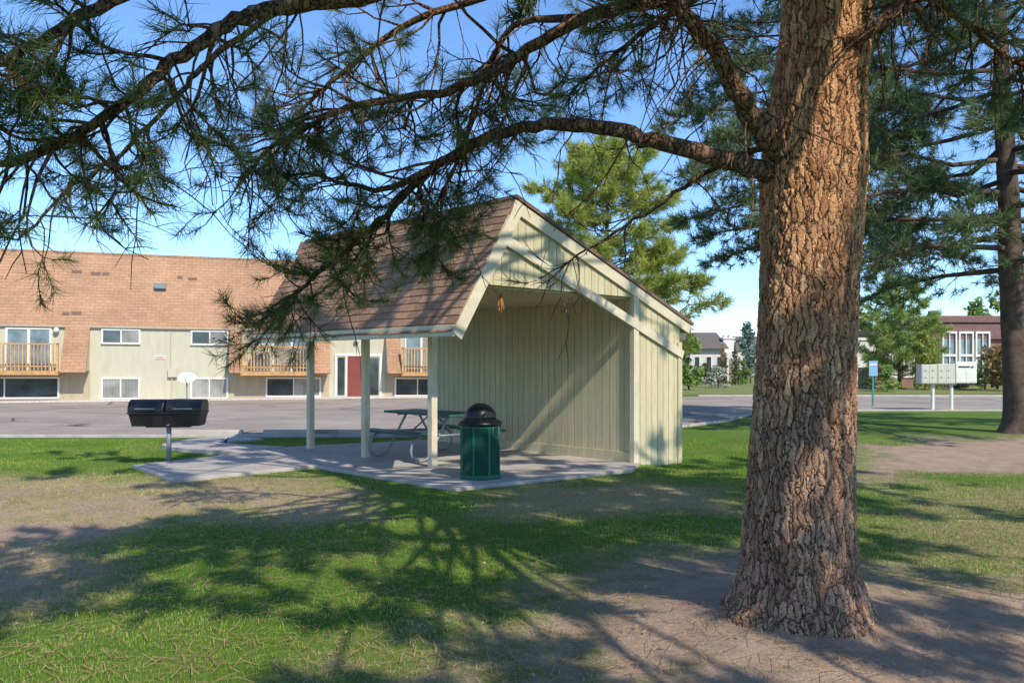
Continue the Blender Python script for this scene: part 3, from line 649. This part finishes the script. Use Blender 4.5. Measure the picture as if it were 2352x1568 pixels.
class Pine:
    def __init__(s,root,mat_b): s.t=[]; s.dead=[]; s.root=root; s.o=Vector(root.location); s.mb=mat_b
    def limb(s,pts,r0,r1,n2,l2,t0=.25,droop=.45,n3=5,l3=.35,name='limb',tuft=1.0,p_t=1.0,jit=.007,hang=0,seg=6,up=.20):
        mb=MB(); o=s.o
        cp=catmull(pts,seg); n=len(cp)
        cp=[p+rv(jit)*(1 if 0<i<n-1 else 0) for i,p in enumerate(cp)]
        rad=[r0+(r1-r0)*(i/(n-1))**.7 for i in range(n)]
        mb.tube([p-o for p in cp],rad,9)
        for _ in range(n2):
            t=U(t0,1)**.85; i=min(int(t*(n-1)),n-2); pos=cp[i].lerp(cp[i+1],U(0,1)); tan=(cp[i+1]-cp[i]).normalized()
            sd=rv(); sd=(sd-tan*sd.dot(tan)); sd.z*=.55; sd.normalize()
            d=(tan*U(.2,.9)+sd*U(.6,1)+Vector((0,0,-droop*U(0,1)))).normalized()
            L=l2*U(.5,1.1)*(1-.45*t); s.branch(mb,pos,d,L,min(rad[i]*.55,.006+.010*L),droop,n3,l3,tuft,p_t,up)
        for _ in range(hang):
            t=U(t0*.6,1); i=min(int(t*(n-1)),n-2); pos=cp[i]; d=Vector((U(-.6,.6),U(-.6,.6),U(-1,.1))).normalized(); L=U(.3,1.0)
            ps=[pos]
            for k in range(6): d=(d+rv(.22)+Vector((0,0,-.08))).normalized(); ps.append(ps[-1]+d*L/6)
            mb.tube([p-o for p in ps],[.007,.006,.005,.0045,.004,.003,.002],4)
            for k in (2,3,4,5):
                if U(0,1)<.6:
                    dd=(d+rv(.7)).normalized(); mb.tube([ps[k]-o,ps[k]+dd*L*.12-o,ps[k]+dd*L*.22+Vector((0,0,-.02))-o],[.0035,.003,.0015],3)
        if p_t>.3: s.tuft(cp[-1],(cp[-1]-cp[-2]),tuft)
        return mb.build(name,s.mb,s.root,smooth=True,recalc=False)
    def tuft(s,p,a,sz,pd=.025):
        if (p-Vector((0,0,1.6))).length<2.3: return
        a=Vector(a).normalized()
        (s.dead if U(0,1)<pd else s.t).append((tuple(p),tuple(a),sz*U(.75,1.15)))
    def branch(s,mb,pos,d,L,r,droop,n3,l3,tuft,p_t,up):
        o=s.o; ps=[pos]; sg=6
        for i in range(sg):
            d=(d+rv(.17)+Vector((0,0,(-droop*.30 if i<3 else up)))).normalized(); ps.append(ps[-1]+d*L/sg)
        mb.tube([p-o for p in ps],[r*(1-.11*i) for i in range(sg+1)],5)
        if U(0,1)<p_t: s.tuft(ps[-1],ps[-1]-ps[-2],tuft*1.1)
        for _ in range(n3):
            i=random.randint(2,sg-1); b=ps[i].lerp(ps[i+1],U(0,1)); tn=(ps[i+1]-ps[i]).normalized()
            dd=(tn*U(.3,1)+rv(.55)+Vector((0,0,-droop*.25))).normalized(); l=l3*U(.5,1.15)
            m1=b+dd*l*.5; d2=(dd+Vector((0,0,up*1.5))+rv(.15)).normalized(); e=m1+d2*l*.5
            mb.tube([b-o,m1-o,e-o],[max(r*.5,.0034),max(r*.42,.003),.0024],4)
            if U(0,1)<p_t*.85: s.tuft(e,d2,tuft)
def trunk_mesh(hs,cx,cy,rs,zfine,ztop,na,step,m,root,flare=.3,lump=.05):
    zs=np.concatenate([np.arange(-.15,zfine,step),np.arange(zfine,ztop+.01,.2)])
    th=np.linspace(0,2*np.pi,na,endpoint=False)
    r=np.interp(zs,hs,rs); X=np.interp(zs,hs,cx); Y=np.interp(zs,hs,cy)
    TH,Zg=np.meshgrid(th,zs)
    lob=.5+.5*np.cos(5*TH+.6+np.sin(TH*2))*.7+.2*np.cos(3*TH+2)-.35*np.cos(TH)
    Rr=r[:,None]*(1+flare*np.exp(-np.maximum(Zg,-.1)/.15)*lob+lump*(np.sin(TH*3+Zg*1.7)+.6*np.sin(TH*5-Zg*2.9+1)))
    V=np.stack([X[:,None]+Rr*np.cos(TH),Y[:,None]+Rr*np.sin(TH),Zg],-1)
    nz=len(zs); id=np.arange(nz*na).reshape(nz,na); nxt=np.roll(id,-1,1)
    fa=np.stack([id[:-1],nxt[:-1],nxt[1:],id[1:]],-1).reshape(-1,4)
    return fast('trunk',V,fa,m,root,True)
main=empty('pine_tree',tuple(TREE),0,'large ponderosa pine with thick furrowed orange brown trunk in the right foreground','pine tree')
hs=[-.15,-.02,.03,.08,.16,.3,.6,1.0,1.7,2.3,2.8,3.2,3.7,6,9,12.5]
trunk_mesh(hs,[v-TREE.x for v in (1.8,1.8,1.805,1.805,1.805,1.80,1.79,1.797,1.827,1.865,1.885,1.91,1.96,2.05,2.1,2.2)],[0]*16,[.54,.475,.445,.418,.388,.356,.330,.312,.290,.295,.313,.283,.264,.21,.14,.03],4.3,12.4,240,.0095,M['bark'],main,.17,.022)
pm=Pine(main,M['barkbump'])
pt=lambda *L:[P(*q) for q in L]
pm.limb(pt((1830,425,5.11),(1750,392,5.02),(1640,362,4.95),(1500,322,5.0),(1350,290,5.1),(1200,292,5.3),(1080,335,5.5),(970,405,5.7),(900,480,5.9),(800,570,6.0),(700,655,6.1),(630,720,6.1)),.075,.012,38,.9,.45,.25,4,.27,hang=18)
pm.limb(pt((940,440,5.75),(870,520,5.9),(810,600,6.0),(740,670,6.05)),.018,.006,13,.5,.25,.25,4,.24)
pm.limb(pt((1060,345,5.55),(1020,440,5.7),(1005,540,5.8),(990,610,5.85)),.014,.006,8,.42,.4,.3,4,.22)
pm.limb(pt((1850,400,5.05),(1765,315,4.92),(1700,220,4.8),(1640,110,4.7),(1560,20,4.6),(1480,-70,4.5),(1300,-160,4.4)),.085,.03,12,.9,.45,.2,4,.26,hang=40)
pm.limb(pt((1830,-120,5.2),(1560,-10,5.15),(1330,45,5.1),(1160,150,5.1),(1010,215,5.2),(800,245,5.4),(640,330,5.5),(550,410,5.5)),.06,.011,38,.95,.25,.25,4,.27,hang=44)
pm.limb(pt((1880,-420,5.0),(1400,-250,4.4),(1000,-60,4.1),(700,5,3.9),(560,40,3.8),(440,110,3.7),(330,200,3.65),(210,290,3.6),(90,345,3.6),(-60,390,3.6)),.06,.014,26,.8,.42,.25,4,.22,hang=22)
pm.limb(pt((1880,-600,5.0),(1000,-330,3.9),(500,-120,3.5),(220,20,3.3),(70,110,3.2),(-90,190,3.2)),.05,.014,17,.65,.48,.15,4,.20)
pm.limb(pt((1000,-60,4.1),(800,10,4.6),(640,30,4.8),(480,140,4.8),(400,230,4.9),(280,350,4.9),(150,440,4.9),(60,540,4.9)),.03,.008,22,.65,.3,.25,4,.23,hang=14)
pm.limb(pt((1840,-250,5.4),(1300,-60,6.0),(950,50,6.5),(760,190,6.7),(680,260,6.8)),.05,.012,26,.95,.25,.25,4,.27,hang=22)
pm.limb(pt((1330,45,5.1),(1180,60,5.6),(1110,190,5.8),(1060,350,5.9),(1000,470,6.0)),.03,.008,23,.75,.25,.3,4,.25,hang=24)
pm.limb(pt((1060,345,5.55),(900,430,5.6),(800,425,5.7),(720,400,5.8),(600,405,5.9)),.028,.008,18,.6,.3,.2,4,.25)
pm.limb(pt((1840,-200,5.6),(1650,-40,6.2),(1500,60,6.6),(1380,150,6.9),(1300,220,7.0)),.045,.01,24,.85,.25,.3,4,.25,hang=20)
pm.limb(pt((1770,330,5.3),(1620,400,5.4),(1480,490,5.5),(1350,575,5.6),(1240,640,5.7)),.022,.004,8,.5,.3,.3,2,.2,name='dead_branch',p_t=.12,hang=8)
pm.limb(pt((1880,140,5.0),(1960,95,4.85),(2040,40,4.75),(2120,-20,4.7),(2260,-120,4.6)),.06,.03,7,.7,.5,.4,4,.24,hang=20)
pm.limb(pt((1900,-200,5.2),(2050,-60,5.6),(2200,40,5.9),(2330,140,6.0),(2450,200,6.0)),.04,.012,20,.8,.3,.3,4,.25,hang=16)
nvis=len(pm.t)
gold=2.399
def shade_limb(az,z0,ln,n2=8,l2=.9,n3=8,tf=1.5,t0=.35):  # limbs above the frame, added to throw dappled shade on lawn, trunk and shelter
    dx,dy=math.cos(az),math.sin(az); p0=Vector((2.0,5.11,z0)); rise=U(-.02,.2)
    pts=[p0+Vector((dx,dy,0))*ln*f+Vector((0,0,ln*(rise*f-.10*f*f)))+rv(.08*ln/5*(f>0)) for f in (0,.25,.5,.75,1)]
    pm.limb(pts,.05,.012,n2,l2,t0,.3,n3,.20,tuft=tf,seg=3)
for i in range(10):
    az=i*gold+U(-.2,.2); z0=4.6+7.2*(i/10); ln=(5.6*(1-.55*(i/10)))*U(.8,1.1)
    if math.sin(az)>.25: z0=max(z0,6.8)
    shade_limb(az,z0,ln)
for i in range(36):
    az=math.radians(-140+160*((i*.618)%1.0)); z0=(4.5,4.9,5.5,6.3)[i%4]+U(-.15,.2); ln=(7.8,7.6,7.2,6.6)[i%4]*U(.62,1.08)
    shade_limb(az,z0,ln,7,.8,10,1.5)
for i in range(6):
    az=math.radians(-82+50*((i*.618)%1.0)); shade_limb(az,U(4.5,5.7),U(5.6,7.6),8,.8,9,1.5,.45)
for i in range(12):
    az=math.radians(20+150*((i*.618)%1.0)); shade_limb(az,U(7.0,8.4),U(4.6,6.4),7,.8,9,1.5)
for i in range(16):
    az=math.radians(-48+78*((i*.618)%1.0)); shade_limb(az,U(6.0,7.6),U(4.6,7.4),9,.9,10,1.55,.3)
TR=pm.t
needles('crown',TR[:nvis],56,.106,.0038,M['needle'],main,TREE,(.3,1.5),.0,.11)
needles('shade_crown',TR[nvis:],24,.13,.024,M['needleshade'],main,TREE,(.2,1.5),.02,.13)  # unseen clumps with wide needles, shaped to block the sun
needles('dead_needles',pm.dead,34,.12,.004,M['dead'],main,TREE,(.1,.7),.7)
print('main tufts',nvis,len(pm.t))
def conifer(loc,H,R,zb,nl,nt,mat_n,label,tr,lean=0,kn=22,L=.22,Wd=.012,prof=.7,tuft=1.0,rise=.1,barkm='barkfar',droop=.25,group=None):
    rt=empty('pine_tree',loc,0,label,'pine tree',group); o=Vector(loc)
    trunk_mesh([-.2,0,.4,H*.5,H],[0,0,0,lean*.5,lean],[0,0,0,0,0],[tr*1.25,tr*1.1,tr,tr*.6,.02],1.0,H,20,.1,M[barkm],rt,.35,.04)
    T=[]; mb=MB()
    for i in range(nl):
        f=i/(nl-1); z0=zb+(H*.97-zb)*f; az=i*gold+U(-.3,.3)
        ln=R*(1-f)**prof*U(.7,1.15)+.25
        if f<.12: ln*=.8
        c=Vector((lean*z0/H,0,z0)); d0=Vector((math.cos(az),math.sin(az),0))
        pts=[c+d0*ln*q+Vector((0,0,ln*(rise*q-droop*q*q+(.1 if f>.6 else 0)*q)))+rv(.03*ln*(q>0)) for q in (0,.25,.5,.75,1)]
        mb.tube(pts,[tr*.22*(1-.8*q)*(1-.5*f)+.008 for q in (0,.25,.5,.75,1)],5)
        for k in range(max(4,int(nt*ln/R))):
            q=U(.18,1)**.7; j=min(int(q*4),3); b=pts[j].lerp(pts[j+1],q*4-j)
            off=rv(.5); off.z*=.5; off=off+d0*.4; l=.22*ln*U(.4,1)*(1.15-q)+.25
            e=b+off.normalized()*l+Vector((0,0,-droop*l*.5))
            mb.tube([b,e],[.010,.005],3,False)
            T.append((tuple(e),tuple((off.normalized()+Vector((0,0,.3))).normalized()),tuft*U(.8,1.2)))
    mb.build('limbs',M[barkm],rt,smooth=True,recalc=False)
    needles('crown',T,kn,L,Wd,mat_n,rt,(0,0,0),(.15,1.45),.03,.2)
    return rt
conifer((11.95,19.3,-.05),15,6.2,3.7,68,110,M['needlefar'],'dark limbed pine tree at the right edge of the frame',.32,droop=.26,prof=.5,kn=26,L=.20,Wd=.017,lean=-.7)
conifer((7.9,22.0,-.05),14,4.4,4.8,62,100,M['needlefar'],'blue green pine tree partly hidden behind the big foreground trunk',.2,droop=.24,prof=.45,kn=26,L=.20,Wd=.018)
conifer((YT.x-.1,YT.y,.02),10.9,4.1,1.4,86,76,M['needleyel'],'sunlit yellow green pine tree rising behind the shelter',.17,droop=.05,rise=.32,prof=.42,kn=22,L=.26,Wd=.026,tuft=1.2)
conifer(((2066-CX)*52/F,52,-.05),7.2,2.6,.7,50,36,M['needlelight'],'bushy light green pine tree before the brick house',.13,droop=.05,rise=.35,prof=.45,kn=20,L=.28,Wd=.038,tuft=1.2)
# ------------------------------------------------------------------ leafy things
def leafmesh(name,clumps,n,size,m,parent):
    out=[]
    vol=np.array([c[1][0]*c[1][1]*c[1][2] for c in clumps])**.67; cnt=(n*vol/vol.sum()).astype(int)+1
    for (c,r),k in zip(clumps,cnt):
        d=RNG.normal(size=(k,3)); d/=np.linalg.norm(d,axis=1,keepdims=True); d*=(RNG.random(k)**.45)[:,None]*(.85+.3*RNG.random(k))[:,None]
        out.append(np.array(c)+d*np.array(r))
    C=np.concatenate(out); k=len(C); u=RNG.normal(size=(k,3)); u/=np.linalg.norm(u,axis=1,keepdims=True)
    v=np.cross(u,RNG.normal(size=(k,3))); v/=np.linalg.norm(v,axis=1,keepdims=True); s=(size*(.6+.8*RNG.random(k)))[:,None]
    V=np.stack([C-u*s,C-v*s*.5,C+u*s,C+v*s*.5],1)
    return fast(name,V,np.arange(4*k).reshape(-1,4),m,parent)
def plant(name,px,d,h,w,m,label,cat,n=900,size=.13,col=False,trunk=0,group=None,nc=12):
    p=Vector(((px-CX)*d/F,d,-.05)); rt=empty(name,p,0,label,cat,group)
    cl=[]
    if col:
        for i in range(6): f=i/5; cl.append(((U(-.04,.04)*w,U(-.04,.04)*w,h*(.1+.82*f)),(w*.5*(1-.75*f**2.2),w*.5*(1-.75*f**2.2),h*.14)))
    else:
        b=trunk
        for i in range(nc):
            a=U(0,6.28); rr=U(.05,.40)*w; f=U(.08,.92); q=1.05-abs(f-.38)*1.1; sz=(12/nc)**.4
            cl.append(((math.cos(a)*rr*q,math.sin(a)*rr*q,b+(h-b)*f),(w*U(.14,.24)*q*sz+.05,w*U(.14,.24)*q*sz+.05,(h-b)*U(.09,.16)*sz)))
    leafmesh('crown',cl,n,size,m,rt)
    mb=MB(); tr=max(.03,w*.03); mb.tube([(0,0,-.1),(U(-.05,.05),0,h*.4),(U(-.1,.1),0,h*.8)],[tr,tr*.7,tr*.25],6)
    for i in range(4): a=i*1.6; mb.tube([(0,0,h*(.2+.1*i)),(math.cos(a)*w*.3,math.sin(a)*w*.3,h*(.4+.1*i))],[tr*.5,tr*.2],4)
    mb.build('trunk',M['barkfar'],rt); return rt
plant('columnar_shrub',2124,50,4.3,1.45,M['leafyel'],'tall yellow green columnar shrub at the brick house corner','shrub',1300,.10,True)
plant('columnar_shrub',1659,62,3.1,.9,M['leafrust'],'brownish narrow juniper column, left of two by the pale stucco house','shrub',700,.09,True,group='junipers before the pale stucco house')
plant('columnar_shrub',1689,61,3.1,.9,M['leafdark'],'dark green narrow juniper column, right of two by the pale stucco house','shrub',700,.09,True,group='junipers before the pale stucco house')
plant('sagebrush',1650,54,1.5,2.2,M['leafsage'],'round silvery sage bush on the lawn by the street','bush',1100,.09)
plant('leafy_bush',1582,50,3.6,1.9,M['leafgreen'],'bright green bushy tree just beyond the shelter corner','bush',1500,.13,trunk=.2)
plant('leafy_bush',1618,68,1.7,2.6,M['leafdark'],'low dark rounded bush at the left corner of the pale stucco house','bush',900,.11)
plant('leafy_bush',1706,64,1.8,2.0,M['leafgreen'],'rounded green bush just left of the pale blue green tree','bush',900,.11)
plant('leafy_tree',1724,66,5.4,2.4,M['leafblue'],'pale blue green tree left of the big trunk','tree',1700,.16,trunk=.4)
plant('leafy_bush',2322,48,4.6,3.0,M['leafrust'],'rusty brown bush at the right end of the brick house','bush',2000,.13,trunk=.1)
plant('leafy_tree',1985,75,6.8,4.0,M['leafyel'],'yellowing tree behind the white garage','tree',1500,.22,trunk=1)
plant('leafy_tree',2265,78,8.2,5.5,M['leafgreen'],'distant dark green tree above the brick house roof','tree',1700,.24,trunk=1,nc=18)
plant('low_bush',2000,50,.8,1.6,M['leafdark'],'low dark bush at the foot of the wooden fence','bush',400,.08)
plant('low_bush',2195,52,.75,3.4,M['leafdark'],'low dark green bush under the bay windows','bush',700,.08)
plant('low_bush',2262,51,1.9,1.9,M['leafgreen'],'rounded green bush right of the bay windows','bush',900,.09)
plant('low_bush',2292,50,2.6,1.6,M['leafrust'],'rust coloured upright bush beside the rounded green bush by the bay windows','bush',900,.09)
plant('low_bush',2036,47,1.5,2.3,M['leafgreen'],'rounded bright green bush left of the bushy light green pine','bush',900,.09)
plant('columnar_shrub',2150,54,2.2,.9,M['leafdark'],'short dark upright shrub before the left bay window','shrub',600,.08,True)
# ------------------------------------------------------------------ right side buildings
def house(name,px,d,rz,label,cat='house'):
    return empty(name,((px-CX)*d/F,d,-.05),rz,label,cat)
h=house('brick_house',2180,58,0.05,'brown brick house with dark roof band and tall white framed bay windows')
mb=MB(); mb.box(-5.4,6.5,.3,9,0,3.6); mb.build('wall',M['brick'],h)
mb=MB(); mb.box(-5.6,6.8,0,9.2,3.62,3.95); mb.build('roof',M['brownroof'],h)
mb=MB(); mb.box(-1.6,4.9,-.6,7,3.3,4.45); mb.box(-1.7,5.0,-.75,7.1,4.46,4.95); rf2=mb.build('upper_roof',M['brownroof'],h,bevel=.05)
mb=MB(); mb.box(-.75,-.45,.8,1.4,4.9,5.4); mb.build('chimney',M['brick'],rf2)
mb=MB(); mb.box(-1.5,4.8,-.3,.29,0,3.28); mb.build('bay_wall',M['brick'],h)
for a,b in ((-.9,.15),(.3,1.35),(1.5,2.55)):
    mb=MB()
    for x0,x1,z0,z1 in ((a,b,.5,.6),(a,b,2.1,2.25),(a,b,3.7,3.85),(a,a+.1,.6,2.1),(b-.1,b,.6,2.1),(a,a+.1,2.25,3.7),(b-.1,b,2.25,3.7)): mb.box(x0,x1,-.72,-.31,z0,z1)
    mb.box((a+b)/2-.03,(a+b)/2+.03,-.70,-.6,.6,2.1); mb.box((a+b)/2-.03,(a+b)/2+.03,-.70,-.6,2.25,3.7)
    wv=mb.build('bay_window',M['white'],h)
    mb=MB(); mb.box(a+.1,b-.1,-.59,-.55,.6,2.1); mb.box(a+.1,b-.1,-.59,-.55,2.25,3.7); mb.build('pane',M['skyglass'],wv)
for a,b in ((-4.5,-3.5),(-3.2,-2.4)):
    mb=MB(); mb.box(a,b,.2,.299,.6,.7); mb.box(a,b,.2,.299,2.2,2.3); mb.box(a,a+.08,.2,.299,.7,2.2); mb.box(b-.08,b,.2,.299,.7,2.2); mb.box((a+b)/2-.03,(a+b)/2+.03,.2,.299,.7,2.2); wv=mb.build('window',M['white'],h)
    mb=MB(); mb.box(a+.08,b-.08,.25,.298,.7,2.2); mb.build('pane',M['blinds'],wv)
for px,d,sx,lab in ((1640,76,1,'pale stucco house with dark tiled roof and narrow windows, left of the big trunk'),(1718,88,-1,'second pale stucco house farther back, partly hidden by the pale blue green tree')):
    h=house('stucco_house',px,d,.05,lab,'house')
    X=lambda a,b:(min(a*sx,b*sx),max(a*sx,b*sx))
    mb=MB(); mb.box(*X(-2.6,1.0),0,7,0,3.1); mb.box(*X(1.001,2.5),-.6,6,0,2.6); mb.build('wall',M['greywall'],h)
    x0,x1=X(-3,1.3); mb=MB(); mb.prism([(x0,-.5,2.95),(x0,7.4,2.95),(x0,3.5,4.6)],(x1-x0,0,0)); mb.build('roof',M['greyroof'],h)
    mb=MB(); mb.box(*X(1.2,2.2),1,2,2.6,3.9); mb.box(*X(1.1,2.3),.9,2.1,3.9,4.05)
    for k in range(2): mb.box(*X(1.3+k*.5,1.6+k*.5),1.2,1.7,4.05,4.3)
    mb.build('chimney',M['stucco'],h)
    for cx in (-1.6,-.5,.5):
        cx*=sx
        mb=MB(); mb.box(cx-.28,cx+.28,-.04,-.005,.95,1.0); mb.box(cx-.28,cx+.28,-.04,-.005,2.2,2.25); mb.box(cx-.28,cx-.22,-.04,-.005,1.0,2.2); mb.box(cx+.22,cx+.28,-.04,-.005,1.0,2.2); wv=mb.build('window',M['white'],h)
        mb=MB(); mb.box(cx-.22,cx+.22,-.02,-.005,1.0,2.2); mb.build('pane',M['glass'],wv)
    mb=MB(); mb.box(*X(1.25,2.2),-.65,-.605,0,2.0); mb.build('door',M['fencewood'],h)
h=house('white_garage',1983,57,0,'plain white stucco garage between the big trunk and the brick house','garage')
mb=MB(); mb.box(-1.4,.85,0,6,0,3.2); mb.build('wall',M['stucco'],h)
mb=MB(); mb.box(-1.5,.95,-.1,6.1,3.2,3.4); mb.build('roof',M['stucco'],h,bevel=.03)
mb=MB(); mb.box(-.9,.0,-.03,-.002,0,2.0); mb.build('door',M['white'],h)
fp=Vector(((1990-CX)*54/F,54,-.05)); fn=empty('wooden_fence',fp,0,'short weathered board fence left of the brick house','fence')
for k in range(8):
    mb=MB(); mb.box(-.55+k*.145,-.55+k*.145+.13,0,.03,0,1.35+U(-.02,.02)); mb.build('board',M['fencewood'],fn)
mb=MB(); mb.box(-.55,.6,.031,.08,.3,.4); mb.box(-.55,.6,.031,.08,1.0,1.1); mb.build('rail',M['fencewood'],fn)
mp=Vector(((2174-CX)*28.1/F,28.1,-.05)); ml=empty('cluster_mailbox',mp,-.05,'grey three section communal mailbox on two white posts by the street','mailbox')
ml.scale=(.95,.95,.96)
for x in (-.49,.17):
    mb=MB(); mb.tube([(x,0,0),(x,0,1.0)],.06,10); mb.box(x-.14,x+.14,-.14,.14,0,.03); mb.build('post',M['white'],ml)
for i,(a,b,z0,z1,m) in enumerate(((-.98,-.43,.98,1.66,'beigebox'),(-.42,.20,.98,1.68,'beigebox'),(.22,.96,1.0,1.76,'white'))):
    mb=MB(); mb.box(a,b,-.22,.22,z0,z1); bx=mb.build('mailbox',M[m],ml,bevel=.015)
    for c in range(2):
        w=(b-a-.06)/2
        mb=MB(); x0=a+.03+c*w
        if i<2: mb.box(x0+.005,x0+w-.005,-.228,-.221,z0+.04,z1-.04); 
        else: mb.box(x0+.005,x0+w-.005,-.228,-.221,z0+.05,z0+.42)
        mb.build('door',M[m],bx)
    mb=MB()
    if i==2: mb.box(a+.1,b-.25,-.237,-.222,z1-.2,z1-.16); mb.lathe([(.05,0),(.05,.02)],12,(b-.15,-.23,z1-.18))
    else:
        for c in range(2):
            for r in range(2): mb.box(a+.12+c*.25,a+.15+c*.25,-.242,-.236,z0+.2+r*.25,z0+.23+r*.25)
    mb.build('lock',M['black'],bx)
mb=MB(); mb.box(-.6,.35,-.06,.06,.94,.985); mb.build('shelf',M['beigebox'],ml)
sp=Vector(((2005-CX)*31/F,31,-.05)); sn=empty('street_sign',sp,.05,'small blue sign on a thin green post','sign')
mb=MB(); mb.box(-.03,.03,-.02,.02,0,1.7); mb.build('post',M['signgreen'],sn)
mb=MB(); mb.box(-.17,.17,-.035,-.022,1.15,1.72); mb.build('panel',M['paleblue'],sn,bevel=.01)
mb=MB(); mb.box(-.12,.12,-.038,-.036,1.56,1.62); mb.build('panel_band',M['white'],sn)
cp2=Vector(((1540-CX)*70/F,70,-.05)); car=empty('parked_car',cp2,.1,'dark red car parked beyond the lawn, mostly hidden by the shelter corner','car')
mb=MB(); mb.prism([(x,-.85,z) for x,z in ((-2.1,.3),(2.1,.3),(2.15,.6),(2.0,.8),(1.0,.9),(-2.0,.92),(-2.15,.6))],(0,1.7,0)); mb.build('body',M['carpaint'],car,bevel=.06)
mb=MB(); mb.prism([(x,-.72,z) for x,z in ((-1.7,.91),(1.05,.9),(.4,1.38),(-1.1,1.4))],(0,1.44,0)); mb.build('cabin',M['glass'],car,bevel=.05)
for sx in (-1.3,1.3):
    for sy in (-.86,.74):
        mb=MB(); mb.tube([(sx,sy,.32),(sx,sy+.12,.32)],.32,18); w=mb.build('wheel',M['darkrubber'],car)
        mb=MB(); mb.tube([(sx,sy-.012,.32),(sx,sy+.132,.32)],.19,14); mb.build('rim',M['steel'],w)
mb=MB(); mb.box(2.06,2.17,-.7,-.4,.6,.72); mb.build('headlight',M['white'],car)
# ------------------------------------------------------------------ light, sky, camera
AZ,EL=math.radians(33),math.radians(42)
Sv=Vector((math.sin(AZ)*math.cos(EL),-math.cos(AZ)*math.cos(EL),math.sin(EL)))
ld=bpy.data.lights.new('sun','SUN'); ld.energy=5.0; ld.angle=math.radians(.5); ld.color=(1,.94,.82)
lo=bpy.data.objects.new('sun',ld); COL.objects.link(lo); lo.rotation_euler=Sv.to_track_quat('Z','Y').to_euler(); lo.location=(10,-10,20)
w=bpy.data.worlds.new('World'); SC.world=w; w.use_nodes=True; nt=w.node_tree; bg=nt.nodes['Background']
sk=nt.nodes.new('ShaderNodeTexSky'); sk.sky_type='NISHITA'; sk.sun_disc=False; sk.sun_elevation=EL; sk.sun_rotation=math.pi-AZ; sk.altitude=1800; sk.air_density=1.0; sk.dust_density=.1; sk.ozone_density=2.2
gain=mix(nt,1.0,sk.outputs[0],(1.22,1.50,1.74),'MULTIPLY')
nt.links.new(gain,bg.inputs[0]); bg.inputs[1].default_value=.15
cd=bpy.data.cameras.new('camera'); cam=bpy.data.objects.new('camera',cd); COL.objects.link(cam); cam.location=(0,0,CH); cam.rotation_euler=(math.pi/2,0,0)
cd.sensor_width=36; cd.lens=36*F/2352; cd.shift_y=49/2352; cd.clip_end=6000; cd.clip_start=.05
SC.camera=cam
SC.view_settings.view_transform='Standard'; SC.view_settings.look='None'; SC.view_settings.exposure=0
